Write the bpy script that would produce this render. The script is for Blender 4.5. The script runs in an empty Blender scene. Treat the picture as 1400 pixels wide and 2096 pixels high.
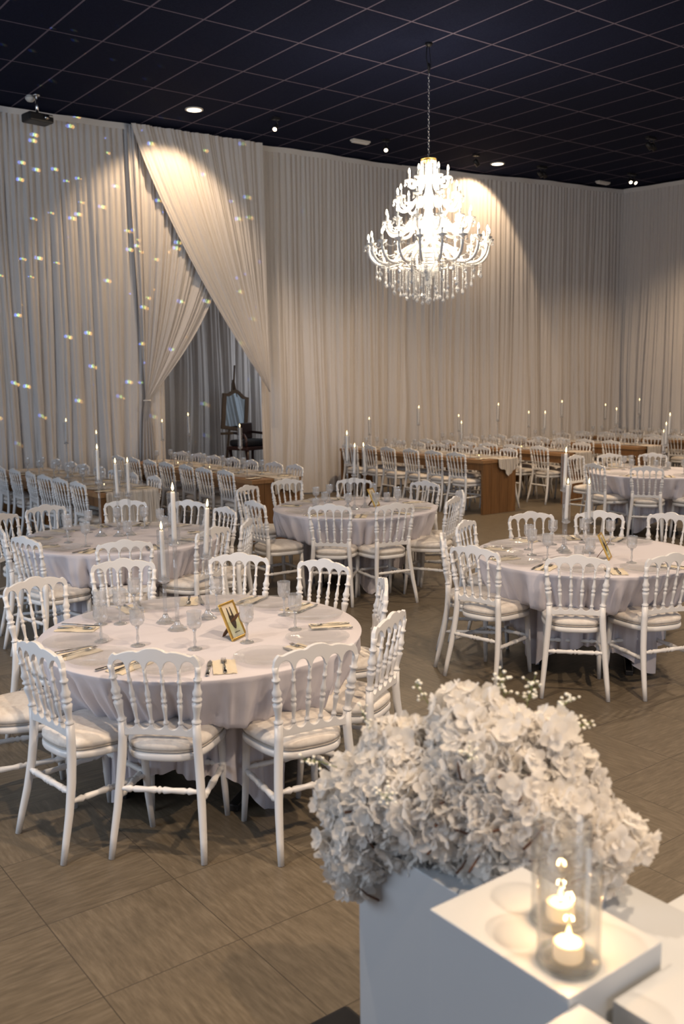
import bpy, math, random
from math import sin, cos, pi, radians, sqrt, atan2, hypot
from mathutils import Vector, Matrix

SC = bpy.context.scene
COL = SC.collection
# ------------------------------------------------------------------ camera
cam_d = bpy.data.cameras.new('camera')
cam = bpy.data.objects.new('camera', cam_d)
COL.objects.link(cam)
R_, U_, D_ = Vector((0.798, -0.603, -0.0115)), Vector((0.094, 0.106, 0.990)), Vector((0.596, 0.791, -0.141))
D_.normalize(); R_ = (R_ - D_ * R_.dot(D_)).normalized(); U_ = R_.cross(D_).normalized()
cam.matrix_world = Matrix(((R_.x, U_.x, -D_.x, 0), (R_.y, U_.y, -D_.y, 0), (R_.z, U_.z, -D_.z, 1.966), (0, 0, 0, 1)))
cam_d.sensor_width = 36; cam_d.sensor_height = 36
cam_d.sensor_fit = 'AUTO'
cam_d.lens = 1930.0 / 2096 * 36
cam_d.clip_start = 0.05
cam_d.dof.use_dof = True
cam_d.dof.focus_distance = 5.6
cam_d.dof.aperture_fstop = 3.0
SC.camera = cam
SC.view_settings.view_transform = 'Standard'
SC.view_settings.look = 'None'
SC.view_settings.exposure = 0.0
SC.view_settings.gamma = 1
SC.view_settings.use_curve_mapping = False
SC.cycles.use_denoising = True
SC.cycles.max_bounces = 8
SC.cycles.diffuse_bounces = 3
SC.cycles.glossy_bounces = 3
SC.cycles.transmission_bounces = 6
SC.cycles.transparent_max_bounces = 24
SC.cycles.caustics_reflective = False
SC.cycles.caustics_refractive = False
SC.cycles.sample_clamp_indirect = 6
# ------------------------------------------------------------------ world and lights
W = bpy.data.worlds.new('world'); SC.world = W
W.use_nodes = True
W.node_tree.nodes['Background'].inputs['Color'].default_value = (0.62, 0.72, 1.0, 1)
W.node_tree.nodes['Background'].inputs['Strength'].default_value = 0.13

def light(name, kind, loc, energy, color, aim=None, **kw):
    d = bpy.data.lights.new(name, kind); d.energy = energy; d.color = color
    for k, v in kw.items(): setattr(d, k, v)
    o = bpy.data.objects.new(name, d); COL.objects.link(o); o.location = loc
    if aim is not None:
        o.rotation_euler = (Vector(aim) - Vector(loc)).to_track_quat('-Z', 'Y').to_euler()
    return o
WARM = (1.0, 0.70, 0.43)
NEUT = (1.0, 0.78, 0.57)
DAY = (0.75, 0.86, 1.0)
CEIL = 5.656
# assumed daylight: unseen area lamps added left of and behind camera, no window built
light('assumed_daylight_lamp', 'AREA', (-4.4, 6.0, 2.6), 290, DAY, (4.5, 8.5, 1.7), shape='RECTANGLE', size=7.0, size_y=2.6)
light('assumed_daylight_lamp', 'AREA', (2.5, -5.5, 2.6), 105, DAY, (7, 9, 1.5), shape='RECTANGLE', size=6.5, size_y=2.6)
# recessed ceiling downlights: the two in view, then assumed, unseen row mates, plus two lamps added as fill
# x, y, power, tilt towards the curtains in degrees, full cone, edge softness
DOWN = [(6.641, 12.094, 230, 30, 96, 0.45), (12.599, 12.072, 170, 38, 92, 0.12), (0.68, 12.09, 120, 36, 80, 0.4), (0.9, 3.6, 480, 0, 128, 0.35), (3.4, 0.4, 700, 0, 128, 0.35), (1.3, -1.3, 760, 0, 128, 0.35),  # last entry: unseen fill lamp added to brighten the flowers
        (8.6, 3.6, 680, 0, 128, 0.35), (13.6, 4.6, 640, 0, 128, 0.35), (14.6, 9.2, 420, 0, 124, 0.7), (9.3, 9.6, 560, 0, 126, 0.6)]  # last entry: fill lamp without a fitting, added to light the centre curtain
for x, y, e, tl, cone, bl in DOWN:
    light('downlight_and_fill_lamp', 'SPOT', (x, y, CEIL - 0.03), e, WARM if y > 8 else (1.0, 0.74, 0.50) if y < 1 else NEUT, (x, y + math.tan(radians(tl)) * 5, CEIL - 5.03), spot_size=radians(cone), spot_blend=bl, shadow_soft_size=0.07)
light('alcove_fill', 'AREA', (10.2, 14.3, 2.2), 15, (0.9, 0.93, 1.0), (6.5, 14.4, 1.6), shape='RECTANGLE', size=1.2, size_y=2.2)  # unseen lamp added to brighten the alcove
# rainbow flecks thrown on the left curtain by an assumed mirror ball out of frame
fleck = light('assumed_mirror_ball_flecks', 'SPOT', (1.2, 6.0, 3.6), 3000, (1, 1, 1), (4.4, 13.3, 4.4), spot_size=radians(52), spot_blend=0.6, shadow_soft_size=0.0)
fleck.data.use_nodes = True
_N, _L = fleck.data.node_tree.nodes, fleck.data.node_tree.links
_tc = _N.new('ShaderNodeTexCoord'); _em = _N['Emission']
def _dots(off, colr):
    mp = _N.new('ShaderNodeMapping'); mp.inputs['Location'].default_value = off; mp.inputs['Scale'].default_value = (9, 9, 9)
    _L.new(_tc.outputs['Normal'], mp.inputs['Vector'])
    vo = _N.new('ShaderNodeTexVoronoi'); vo.inputs['Scale'].default_value = 4.2; _L.new(mp.outputs[0], vo.inputs['Vector'])
    lt = _N.new('ShaderNodeMath'); lt.operation = 'LESS_THAN'; lt.inputs[1].default_value = 0.12; _L.new(vo.outputs['Distance'], lt.inputs[0])
    sc = _N.new('ShaderNodeVectorMath'); sc.operation = 'SCALE'; sc.inputs[0].default_value = colr; _L.new(lt.outputs[0], sc.inputs['Scale'])
    return sc.outputs[0]
_a = _N.new('ShaderNodeVectorMath'); _b = _N.new('ShaderNodeVectorMath')
_L.new(_dots((0, 0, 0), (0.5, 0.9, 0.25)), _a.inputs[0]); _L.new(_dots((0.035, 0, 0), (0.15, 0.25, 1.0)), _a.inputs[1])
_L.new(_a.outputs[0], _b.inputs[0]); _L.new(_dots((-0.03, 0.01, 0), (0.9, 0.45, 0.1)), _b.inputs[1])
_L.new(_b.outputs[0], _em.inputs['Color'])

# ------------------------------------------------------------------ materials
MATS = {}
def mat(name, color=(0.8, 0.8, 0.8), rough=0.5, metal=0.0, emis=None, es=0.0, **kw):
    m = bpy.data.materials.new(name); m.use_nodes = True
    b = m.node_tree.nodes['Principled BSDF']
    b.inputs['Base Color'].default_value = (*color, 1)
    b.inputs['Roughness'].default_value = rough
    b.inputs['Metallic'].default_value = metal
    if emis:
        b.inputs['Emission Color'].default_value = (*emis, 1)
        b.inputs['Emission Strength'].default_value = es
        m.cycles.emission_sampling = 'NONE'
    for k, v in kw.items(): b.inputs[k].default_value = v
    MATS[name] = m
    return m
def nodes(m): return m.node_tree.nodes, m.node_tree.links
def objcoord(m, scale=(1, 1, 1), rot=(0, 0, 0), loc=(0, 0, 0)):
    N, L = nodes(m)
    tc = N.new('ShaderNodeTexCoord'); mp = N.new('ShaderNodeMapping')
    mp.inputs['Scale'].default_value = scale; mp.inputs['Rotation'].default_value = rot; mp.inputs['Location'].default_value = loc
    L.new(tc.outputs['Object'], mp.inputs['Vector'])
    return mp.outputs['Vector']
def noise(m, vec, scale, detail=3, rough=0.5):
    N, L = nodes(m); n = N.new('ShaderNodeTexNoise')
    n.inputs['Scale'].default_value = scale; n.inputs['Detail'].default_value = detail; n.inputs['Roughness'].default_value = rough
    L.new(vec, n.inputs['Vector']); return n.outputs['Fac']
def ramp(m, fac, stops):
    N, L = nodes(m); r = N.new('ShaderNodeValToRGB')
    while len(r.color_ramp.elements) < len(stops): r.color_ramp.elements.new(0.5)
    for e, (p, c) in zip(r.color_ramp.elements, stops): e.position = p; e.color = (*c, 1)
    L.new(fac, r.inputs['Fac']); return r.outputs['Color']
def mathn(m, op, a, b=None, c=None):
    N, L = nodes(m); n = N.new('ShaderNodeMath'); n.operation = op
    for i, v in enumerate((a, b, c)):
        if v is None: continue
        if isinstance(v, (int, float)): n.inputs[i].default_value = v
        else: L.new(v, n.inputs[i])
    return n.outputs[0]
def bump(m, h, strength=0.3, dist=0.01):
    N, L = nodes(m); b = N.new('ShaderNodeBump'); b.inputs['Strength'].default_value = strength; b.inputs['Distance'].default_value = dist
    L.new(h, b.inputs['Height']); L.new(b.outputs['Normal'], N['Principled BSDF'].inputs['Normal'])
def setcol(m, c): m.node_tree.links.new(c, m.node_tree.nodes['Principled BSDF'].inputs['Base Color'])
def mixcol(m, fac, a, b):
    N, L = nodes(m); n = N.new('ShaderNodeMix'); n.data_type = 'RGBA'
    for s, v in ((0, fac), (6, a), (7, b)):
        if isinstance(v, (int, float)): n.inputs[s].default_value = v
        elif isinstance(v, tuple): n.inputs[s].default_value = (*v, 1)
        else: L.new(v, n.inputs[s])
    return n.outputs[2]

white_paint = mat('white_lacquer', (0.78, 0.78, 0.785), 0.32)
cushion_m = mat('ivory_brocade', (0.74, 0.69, 0.64), 0.75)
v = objcoord(cushion_m); f_ = noise(cushion_m, v, 38, 2)
setcol(cushion_m, ramp(cushion_m, f_, [(0.42, (0.73, 0.68, 0.63)), (0.56, (0.79, 0.75, 0.70))])); bump(cushion_m, f_, 0.25, 0.004)
piping_m = mat('cushion_edge', (0.42, 0.39, 0.36), 0.7)
cloth_m = mat('white_tablecloth_fabric', (0.655, 0.63, 0.68), 0.85)
v = objcoord(cloth_m); bump(cloth_m, noise(cloth_m, v, 9, 4), 0.25, 0.01)
napkin_m = mat('cream_napkin_fabric', (0.74, 0.66, 0.52), 0.85)

def sheer(name, col, trans):
    m = mat(name, col, 0.85); N, L = nodes(m)
    t = N.new('ShaderNodeBsdfTranslucent'); t.inputs['Color'].default_value = (*col, 1)
    mx = N.new('ShaderNodeMixShader'); mx.inputs[0].default_value = trans
    L.new(N['Principled BSDF'].outputs[0], mx.inputs[1]); L.new(t.outputs[0], mx.inputs[2])
    L.new(mx.outputs[0], N['Material Output'].inputs['Surface'])
    return m
curtain_m = sheer('white_voile', (0.75, 0.72, 0.70), 0.10)
bump(curtain_m, noise(curtain_m, objcoord(curtain_m, scale=(55, 55, 0.9)), 1.0, 4, 0.6), 0.55, 0.02)
band_m = sheer('curtain_heading', (0.82, 0.80, 0.78), 0.1)
petal_m = sheer('white_petals', (0.95, 0.93, 0.90), 0.58)

def glass(name, tint, gl, white, rough=0.04, base=0.04):
    m = bpy.data.materials.new(name); m.use_nodes = True; N, L = nodes(m); N.remove(N['Principled BSDF'])
    tr = N.new('ShaderNodeBsdfTransparent'); tr.inputs[0].default_value = (*tint, 1)
    g = N.new('ShaderNodeBsdfGlossy'); g.inputs['Roughness'].default_value = rough
    d = N.new('ShaderNodeBsdfDiffuse'); d.inputs[0].default_value = (0.9, 0.92, 0.95, 1)
    lw = N.new('ShaderNodeLayerWeight'); lw.inputs['Blend'].default_value = 0.5
    pw = N.new('ShaderNodeMath'); pw.operation = 'POWER'; L.new(lw.outputs['Facing'], pw.inputs[0]); pw.inputs[1].default_value = 4.0
    ma = N.new('ShaderNodeMath'); ma.operation = 'MULTIPLY_ADD'; L.new(pw.outputs[0], ma.inputs[0]); ma.inputs[1].default_value = gl; ma.inputs[2].default_value = base
    m1 = N.new('ShaderNodeMixShader'); L.new(ma.outputs[0], m1.inputs[0]); L.new(tr.outputs[0], m1.inputs[1]); L.new(g.outputs[0], m1.inputs[2])
    m2 = N.new('ShaderNodeMixShader'); m2.inputs[0].default_value = white; L.new(m1.outputs[0], m2.inputs[1]); L.new(d.outputs[0], m2.inputs[2])
    L.new(m2.outputs[0], N['Material Output'].inputs['Surface']); MATS[name] = m
    return m
clear_m = glass('clear_glass', (0.90, 0.91, 0.925), 0.8, 0.06, 0.04, 0.10)
crystal_m = glass('cut_crystal', (0.82, 0.825, 0.83), 0.75, 0.20, 0.04, 0.24)
plate_m = glass('clear_glass_plate', (0.97, 0.97, 0.97), 0.3, 0.08, 0.06, 0.06)
vase_m = glass('vase_glass', (0.94, 0.95, 0.955), 0.9, 0.02, 0.02, 0.05)
chand_m = mat('milky_crystal', (0.86, 0.85, 0.83), 0.15)
bead_m = glass('crystal_beads', (0.80, 0.78, 0.76), 0.5, 0.5, 0.05, 0.2)

wax_m = mat('white_wax', (0.86, 0.84, 0.80), 0.45)
tealight_m = mat('glowing_wax', (0.95, 0.80, 0.58), 0.5, emis=(1.0, 0.62, 0.30), es=0.55)
wick_m = mat('black_wick', (0.02, 0.02, 0.02), 0.8)
flame_m = mat('flame', (1, 0.8, 0.4), 0.5, emis=(1.0, 0.66, 0.26), es=7)
bulb_m = mat('bulb_glow', (1, 0.9, 0.7), 0.5, emis=(1.0, 0.80, 0.52), es=22)
down_m = mat('downlight_glow', (1, 0.9, 0.7), 0.5, emis=(1.0, 0.80, 0.55), es=7)
steel_m = mat('polished_steel', (0.55, 0.53, 0.50), 0.18, 1.0)
gold_m = mat('gold_frame', (0.72, 0.47, 0.13), 0.32, 0.85)
strut_m = mat('brown_card', (0.16, 0.075, 0.035), 0.7)
black_m = mat('black_metal', (0.012, 0.012, 0.014), 0.45)
dark_plate_m = mat('dark_knife_steel', (0.09, 0.08, 0.075), 0.25, 0.8)
offwhite_m = mat('white_plastic', (0.72, 0.70, 0.66), 0.4)
silver_m = mat('silver_chain', (0.75, 0.75, 0.76), 0.2, 1.0)
plinth_m = mat('white_satin_board', (0.53, 0.56, 0.59), 0.42)
tile_top_m = plinth_m
twig_m = mat('brown_twig', (0.12, 0.055, 0.03), 0.8)
stem_m = mat('green_stem', (0.22, 0.27, 0.10), 0.7)
leafy_m = mat('pale_bud', (0.62, 0.62, 0.42), 0.8)
gyp_m = mat('gypsophila_white', (0.86, 0.85, 0.76), 0.8)
dark_wood_m = mat('dark_mahogany', (0.035, 0.012, 0.010), 0.35)
dark_fab_m = mat('black_upholstery', (0.012, 0.012, 0.015), 0.8)
mirror_m = mat('mirror_glass', (0.60, 0.78, 0.95), 0.03, 1.0)  # blue tint stands in for daylight reflected in the glass
frame_wood_m = mat('aged_wood_frame', (0.17, 0.11, 0.065), 0.6)

def wood(name, c1, c2, axis, planks):
    m = mat(name, c1, 0.42)
    sc = (1, 14, 14) if axis == 'x' else (14, 1, 14) if axis == 'y' else (14, 14, 1)
    v = objcoord(m, scale=sc)
    g = noise(m, v, 2.2, 5, 0.6)
    g2 = noise(m, objcoord(m, scale=(5.8, 0.3, 0.3) if axis != 'x' else (0.3, 5.8, 0.3)), 1.0, 0)
    g = mathn(m, 'ADD', mathn(m, 'MULTIPLY', g, 0.7), mathn(m, 'MULTIPLY', g2, 0.35))
    c = ramp(m, g, [(0.3, c2), (0.72, c1)])
    setcol(m, c)
    return m
wood_top_m = wood('honey_pine_top', (0.36, 0.20, 0.085), (0.22, 0.11, 0.045), 'y', 0)
wood_leg_m = wood('brown_pine_board', (0.25, 0.122, 0.042), (0.115, 0.052, 0.018), 'z', 0)

# floor: square vinyl tiles with the grain turned in every other tile
floor_m = mat('grained_vinyl_tile', (0.2, 0.15, 0.1), 0.42)
N, L = nodes(floor_m)
tc = N.new('ShaderNodeTexCoord'); sp = N.new('ShaderNodeSeparateXYZ'); L.new(tc.outputs['Object'], sp.inputs[0])
T = 0.515
ux = mathn(floor_m, 'DIVIDE', mathn(floor_m, 'SUBTRACT', sp.outputs[0], 1.05), T)
uy = mathn(floor_m, 'DIVIDE', mathn(floor_m, 'SUBTRACT', sp.outputs[1], 2.70), T)
ix, iy = mathn(floor_m, 'FLOOR', ux), mathn(floor_m, 'FLOOR', uy)
par = mathn(floor_m, 'FLOORED_MODULO', mathn(floor_m, 'ADD', ix, iy), 2.0)
cell = N.new('ShaderNodeTexWhiteNoise'); cell.noise_dimensions = '2D'
cmb = N.new('ShaderNodeCombineXYZ'); L.new(ix, cmb.inputs[0]); L.new(iy, cmb.inputs[1]); L.new(cmb.outputs[0], cell.inputs['Vector'])
par = mathn(floor_m, 'GREATER_THAN', cell.outputs['Value'], 0.5)
def grain(sx, sy, tag):
    mp = N.new('ShaderNodeMapping'); mp.inputs['Scale'].default_value = (sx, sy, 1); L.new(tc.outputs['Object'], mp.inputs['Vector'])
    ad = N.new('ShaderNodeVectorMath'); ad.operation = 'ADD'; L.new(mp.outputs[0], ad.inputs[0])
    sc = N.new('ShaderNodeVectorMath'); sc.operation = 'SCALE'; sc.inputs['Scale'].default_value = 37.0; L.new(cell.outputs['Color'], sc.inputs[0]); L.new(sc.outputs[0], ad.inputs[1])
    return noise(floor_m, ad.outputs[0], 1.0, 6, 0.62)
ga, gb = grain(9, 62, 0), grain(62, 9, 1)
mxn = N.new('ShaderNodeMix'); mxn.data_type = 'FLOAT'; L.new(par, mxn.inputs[0]); L.new(ga, mxn.inputs[2]); L.new(gb, mxn.inputs[3])
col = ramp(floor_m, mxn.outputs[0], [(0.22, (0.088, 0.070, 0.047)), (0.5, (0.140, 0.113, 0.078)), (0.78, (0.205, 0.170, 0.122))])
tone = mathn(floor_m, 'MULTIPLY_ADD', cell.outputs['Value'], 0.08, 0.95)
tn = N.new('ShaderNodeVectorMath'); tn.operation = 'SCALE'; L.new(col, tn.inputs[0]); L.new(tone, tn.inputs['Scale'])
def edge(u, w):
    fr = mathn(floor_m, 'FRACT', u)
    return mathn(floor_m, 'LESS_THAN', mathn(floor_m, 'MINIMUM', fr, mathn(floor_m, 'SUBTRACT', 1.0, fr)), w)
ln = mathn(floor_m, 'MAXIMUM', edge(ux, 0.0035), edge(uy, 0.0035))
setcol(floor_m, mixcol(floor_m, ln, tn.outputs[0], (0.055, 0.044, 0.032)))
bump(floor_m, mxn.outputs[0], 0.12, 0.003)

# ceiling: navy tiles 0.6 x 1.2 m in a paler grid
ceil_m = mat('navy_ceiling_tile', (0.01, 0.012, 0.03), 0.95, **{'Specular IOR Level': 0.08})
N, L = nodes(ceil_m)
tc = N.new('ShaderNodeTexCoord'); sp = N.new('ShaderNodeSeparateXYZ'); L.new(tc.outputs['Object'], sp.inputs[0])
def gl(o, off, per, w):
    u = mathn(ceil_m, 'FRACT', mathn(ceil_m, 'DIVIDE', mathn(ceil_m, 'ADD', mathn(ceil_m, 'SUBTRACT', o, off), 60 * per), per))
    return mathn(ceil_m, 'LESS_THAN', mathn(ceil_m, 'MINIMUM', u, mathn(ceil_m, 'SUBTRACT', 1.0, u)), w / per / 2)
gm = mathn(ceil_m, 'MAXIMUM', gl(sp.outputs[0], 0.359, 0.6, 0.021), gl(sp.outputs[1], 0.706, 1.203, 0.021))
nz = noise(ceil_m, tc.outputs['Object'], 60, 3)
tilec = ramp(ceil_m, nz, [(0.3, (0.006, 0.0088, 0.025)), (0.7, (0.0105, 0.014, 0.036))])
setcol(ceil_m, mixcol(ceil_m, gm, tilec, (0.135, 0.118, 0.165)))
wall_m = mat('grey_plaster', (0.30, 0.28, 0.27), 0.9)

pic_m = mat('small_print', (0.75, 0.72, 0.62), 0.4)
N, L = nodes(pic_m)
tc = N.new('ShaderNodeTexCoord'); sp = N.new('ShaderNodeSeparateXYZ'); L.new(tc.outputs['Object'], sp.inputs[0])
bgc = ramp(pic_m, mathn(pic_m, 'DIVIDE', sp.outputs[2], 0.18), [(0.0, (0.62, 0.64, 0.60)), (0.35, (0.50, 0.55, 0.33)), (0.9, (0.72, 0.64, 0.52))])
setcol(pic_m, bgc)
print_dark_m = mat('dark_print_ink', (0.05, 0.035, 0.025), 0.6)

# ------------------------------------------------------------------ mesh helpers
class MB:
    def __init__(s): s.v = []; s.f = []; s.mi = []; s.sm = []
    def add(s, vs, fs, mi=0, smooth=True):
        o = len(s.v); s.v += [tuple(p) for p in vs]
        for f in fs: s.f.append(tuple(o + i for i in f)); s.mi.append(mi); s.sm.append(smooth)
        return s
    def box(s, x0, x1, y0, y1, z0, z1, mi=0):
        vs = [(x0, y0, z0), (x1, y0, z0), (x1, y1, z0), (x0, y1, z0), (x0, y0, z1), (x1, y0, z1), (x1, y1, z1), (x0, y1, z1)]
        return s.add(vs, [(3, 2, 1, 0), (4, 5, 6, 7), (0, 1, 5, 4), (1, 2, 6, 5), (2, 3, 7, 6), (3, 0, 4, 7)], mi, False)
    def lathe(s, prof, seg=16, c=(0, 0, 0), mi=0, flute=None, smooth=True):
        vs = []; fs = []
        for k, (r, z) in enumerate(prof):
            for i in range(seg):
                a = 2 * pi * i / seg; rr = r
                if flute and flute[0] <= k <= flute[1] and i % 2: rr = r * flute[2]
                vs.append((c[0] + rr * cos(a), c[1] + rr * sin(a), c[2] + z))
        for k in range(len(prof) - 1):
            for i in range(seg):
                j = (i + 1) % seg
                fs.append((k * seg + i, k * seg + j, (k + 1) * seg + j, (k + 1) * seg + i))
        if prof[0][0] > 1e-6: fs.append(tuple(reversed(range(seg))))
        if prof[-1][0] > 1e-6: fs.append(tuple((len(prof) - 1) * seg + i for i in range(seg)))
        return s.add(vs, fs, mi, smooth)
    def shell(s, prof, seg=24, c=(0, 0, 0), mi=0, flute=None):      # open lathe, no caps
        vs = []; fs = []
        for k, (r, z) in enumerate(prof):
            for i in range(seg):
                a = 2 * pi * i / seg; rr = r
                if flute and flute[0] <= k <= flute[1] and i % 2: rr = r * flute[2]
                vs.append((c[0] + rr * cos(a), c[1] + rr * sin(a), c[2] + z))
        for k in range(len(prof) - 1):
            for i in range(seg):
                j = (i + 1) % seg
                fs.append((k * seg + i, k * seg + j, (k + 1) * seg + j, (k + 1) * seg + i))
        return s.add(vs, fs, mi)
    def tube(s, path, radii, seg=8, mi=0, caps=True, flat=None):
        P = [Vector(p) for p in path]; n = len(P); vs = []; fs = []
        if isinstance(radii, (int, float)): radii = [radii] * n
        up = None
        for k in range(n):
            t = (P[min(k + 1, n - 1)] - P[max(k - 1, 0)]).normalized()
            if up is None:
                up = Vector((0, 0, 1)) if abs(t.z) < 0.8 else Vector((0, 1, 0))
            a = t.cross(up).normalized(); b = a.cross(t).normalized(); up = b
            for i in range(seg):
                q = 2 * pi * i / seg
                fb = flat if flat else 1.0
                vs.append(P[k] + a * (radii[k] * cos(q)) + b * (radii[k] * fb * sin(q)))
        for k in range(n - 1):
            for i in range(seg):
                j = (i + 1) % seg
                fs.append((k * seg + i, k * seg + j, (k + 1) * seg + j, (k + 1) * seg + i))
        if caps:
            fs.append(tuple(reversed(range(seg)))); fs.append(tuple((n - 1) * seg + i for i in range(seg)))
        return s.add(vs, fs, mi)
    def grid(s, nu, nv, fn, closeu=False, mi=0, smooth=True):
        vs = [fn(i, j) for j in range(nv) for i in range(nu)]; fs = []
        for j in range(nv - 1):
            for i in range(nu if closeu else nu - 1):
                k = (i + 1) % nu
                fs.append((j * nu + i, j * nu + k, (j + 1) * nu + k, (j + 1) * nu + i))
        return s.add(vs, fs, mi, smooth)
    def strip(s, rows, y_of, th, mi=0):                               # rows: (x, zlow, zhigh) -> upright slab of thickness th
        vs = []; n = len(rows)
        for x, a, b in rows:
            y = y_of(x)
            vs += [(x, y - th / 2, a), (x, y - th / 2, b), (x, y + th / 2, a), (x, y + th / 2, b)]
        fs = []
        for k in range(n - 1):
            p, q = 4 * k, 4 * k + 4
            fs += [(p, q, q + 1, p + 1), (p + 2, p + 3, q + 3, q + 2), (p + 1, q + 1, q + 3, p + 3), (p, p + 2, q + 2, q)]
        fs += [(0, 1, 3, 2), (4 * n - 4, 4 * n - 2, 4 * n - 1, 4 * n - 3)]
        return s.add(vs, fs, mi, False)
    def mesh(s, name, mats):
        me = bpy.data.meshes.new(name); me.from_pydata(s.v, [], s.f)
        if not isinstance(mats, (list, tuple)): mats = [mats]
        for m in mats: me.materials.append(m)
        me.polygons.foreach_set('material_index', s.mi); me.polygons.foreach_set('use_smooth', s.sm)
        me.update(); return me
    def build(s, name, mats, parent=None, loc=(0, 0, 0), bevel=None):
        return link(name, s.mesh(name, mats), parent, loc, bevel)
KIDS = {}
def link(name, me, parent=None, loc=(0, 0, 0), bevel=None):
    o = bpy.data.objects.new(name, me); COL.objects.link(o); o.location = loc
    if parent is not None: o.parent = parent; KIDS.setdefault(parent.name, []).append(o)
    if bevel:
        b = o.modifiers.new('bevel', 'BEVEL'); b.width = bevel; b.segments = 2; b.limit_method = 'ANGLE'
    return o
def tag(o, label=None, cat=None, group=None, kind=None):
    if label: o['label'] = label
    if cat: o['category'] = cat
    if group: o['group'] = group
    if kind: o['kind'] = kind
    return o
def thing(name, loc=(0, 0, 0), rz=0.0):
    o = bpy.data.objects.new(name, None); COL.objects.link(o); o.location = loc; o.rotation_euler = (0, 0, rz)
    o.empty_display_size = 0.05
    return o
def dup(root, loc, rz=0.0, label=None, group=None):
    r = root.copy(); COL.objects.link(r); r.location = loc; r.rotation_euler = (root.rotation_euler[0], root.rotation_euler[1], rz)
    if label: r['label'] = label
    if group: r['group'] = group
    for ch in KIDS.get(root.name, []):
        c = ch.copy(); COL.objects.link(c); c.parent = r; KIDS.setdefault(r.name, []).append(c)
        for g in KIDS.get(ch.name, []):
            d = g.copy(); COL.objects.link(d); d.parent = c; KIDS.setdefault(c.name, []).append(d)
    return r
class Proto:                       # the first placement uses the built thing itself, later ones copy it
    def __init__(s, fn): s.fn = fn; s.o = None; s.used = False
    def place(s, loc, rz, label, group, cat=None):
        if s.o is None: s.o = s.fn()
        if not s.used:
            s.used = True; o = s.o; o.location = loc; o.rotation_euler[2] = rz; tag(o, label, cat, group); return o
        return dup(s.o, loc, rz, label, group)
def struct(o): o['kind'] = 'structure'; return o
def fbm(x, k=0.0): return sin(x * 1.0 + k) + 0.5 * sin(x * 2.3 + 1.7 * k + 1) + 0.33 * sin(x * 4.1 + 2.1 * k + 2)

# ------------------------------------------------------------------ room shell
struct(MB().box(-3, 18.5, -3, 17, -0.1, 0).build('floor', floor_m))
struct(MB().box(-3, 18.5, -3, 17, CEIL, CEIL + 0.1).build('ceiling', ceil_m))
struct(MB().box(-3, 18.5, 16.4, 16.6, 0, CEIL).build('wall_back', wall_m))
struct(MB().box(17.4, 17.6, -3, 16.4, 0, CEIL).build('wall_right', wall_m))

# ------------------------------------------------------------------ curtains
WALLPTS = [(-1.0, 13.45), (4.4, 13.32), (6.3, 13.27), (8.33, 13.2), (11.4, 13.05), (13.6, 12.65), (16.3, 12.22)]
def wall_y(x):
    for (a, b), (c, d) in zip(WALLPTS, WALLPTS[1:]):
        if x <= c: return b + (d - b) * (x - a) / (c - a)
    return WALLPTS[-1][1]
TOPZ = CEIL - 0.015
def fold(s, z, seed, amp=1.0):
    h = 1 - z / CEIL
    w = s + 0.06 * sin(s * 2.1 + seed) + 0.05 * h * sin(s * 5.3 + seed * 2 + z * 0.5) + 0.02 * h * sin(s * 1.7 + z * 1.1 + seed)
    mod = 0.55 + 0.45 * sin(w * 3.3 + seed * 2) * sin(w * 1.27 + seed)
    pl = abs(sin(pi * w / 0.088 + 0.8 * sin(w * 2.7 + seed) + 0.5 * sin(w * 7.1)))
    pb = abs(sin(pi * w / 0.235 + 1.5 * sin(w * 1.9 + seed) + 0.4 * h * sin(z * 1.3 + seed)))
    a = ((0.056 * (1 - 0.5 * h)) * (1 - h * (1 - mod)) * (sqrt(pl) - 0.75)
         + (0.012 + 0.095 * h) * (pb ** 0.6 - 0.7)
         + (0.004 + 0.035 * h) * sin(2 * pi * w / 0.61 + seed + 1.1 * sin(w * 1.1)))
    fine = 0.010 * h * sin(2 * pi * w / 0.052 + 2 * sin(w * 7 + seed))
    return amp * (a + fine)
def panel(label, p0, p1, seed, group, dy=0.0, name='curtain', z0=0.02, step=0.014, curve=None, mat_=None, top=None):
    Lg = hypot(p1[0] - p0[0], p1[1] - p0[1]); nu = max(8, int(Lg / step)); nz = 26
    nx, ny = (p1[1] - p0[1]) / Lg, -(p1[0] - p0[0]) / Lg
    tz = top or TOPZ
    def fn(i, j):
        t = i / (nu - 1); z = z0 + (tz - 0.07 - z0) * j / (nz - 1)
        x = p0[0] + (p1[0] - p0[0]) * t; y = p0[1] + (p1[1] - p0[1]) * t
        if curve: y = curve(x)
        a = fold(t * Lg, z, seed)
        return (x + nx * a, y + ny * a + dy, z)
    o = MB().grid(nu, nz, fn).build(name, mat_ or curtain_m)
    tag(o, label, 'curtain', group)
    def fb(i, j):
        t = i / 79; x = p0[0] + (p1[0] - p0[0]) * t; y = p0[1] + (p1[1] - p0[1]) * t
        if curve: y = curve(x)
        a = 0.012 * sin(t * Lg * 9 + seed) + 0.03
        zz = (tz - 0.09, tz - 0.045, tz - 0.004)[j] - 0.010 * (1 + sin(t * Lg * 2.3 + seed)) * (1 if j > 1 else 0.6)
        return (x + nx * a, y + ny * a + dy, zz)
    MB().grid(80, 3, fb).build('heading_band', band_m, o)
    return o
G = 'white voile curtains around the hall'
panel('white voile curtain hanging at the far left of the hall', (-0.9, 0), (6.62, 0), 1.0, G, curve=wall_y)
panel('white voile curtain just right of the curtain opening, centre panel', (8.30, 0), (11.28, 0), 2.4, G, curve=wall_y)
panel('white voile curtain behind the long tables, right of the chandelier, ending at the corner', (11.22, 0), (16.40, 0), 3.9, G, curve=wall_y)
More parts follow.
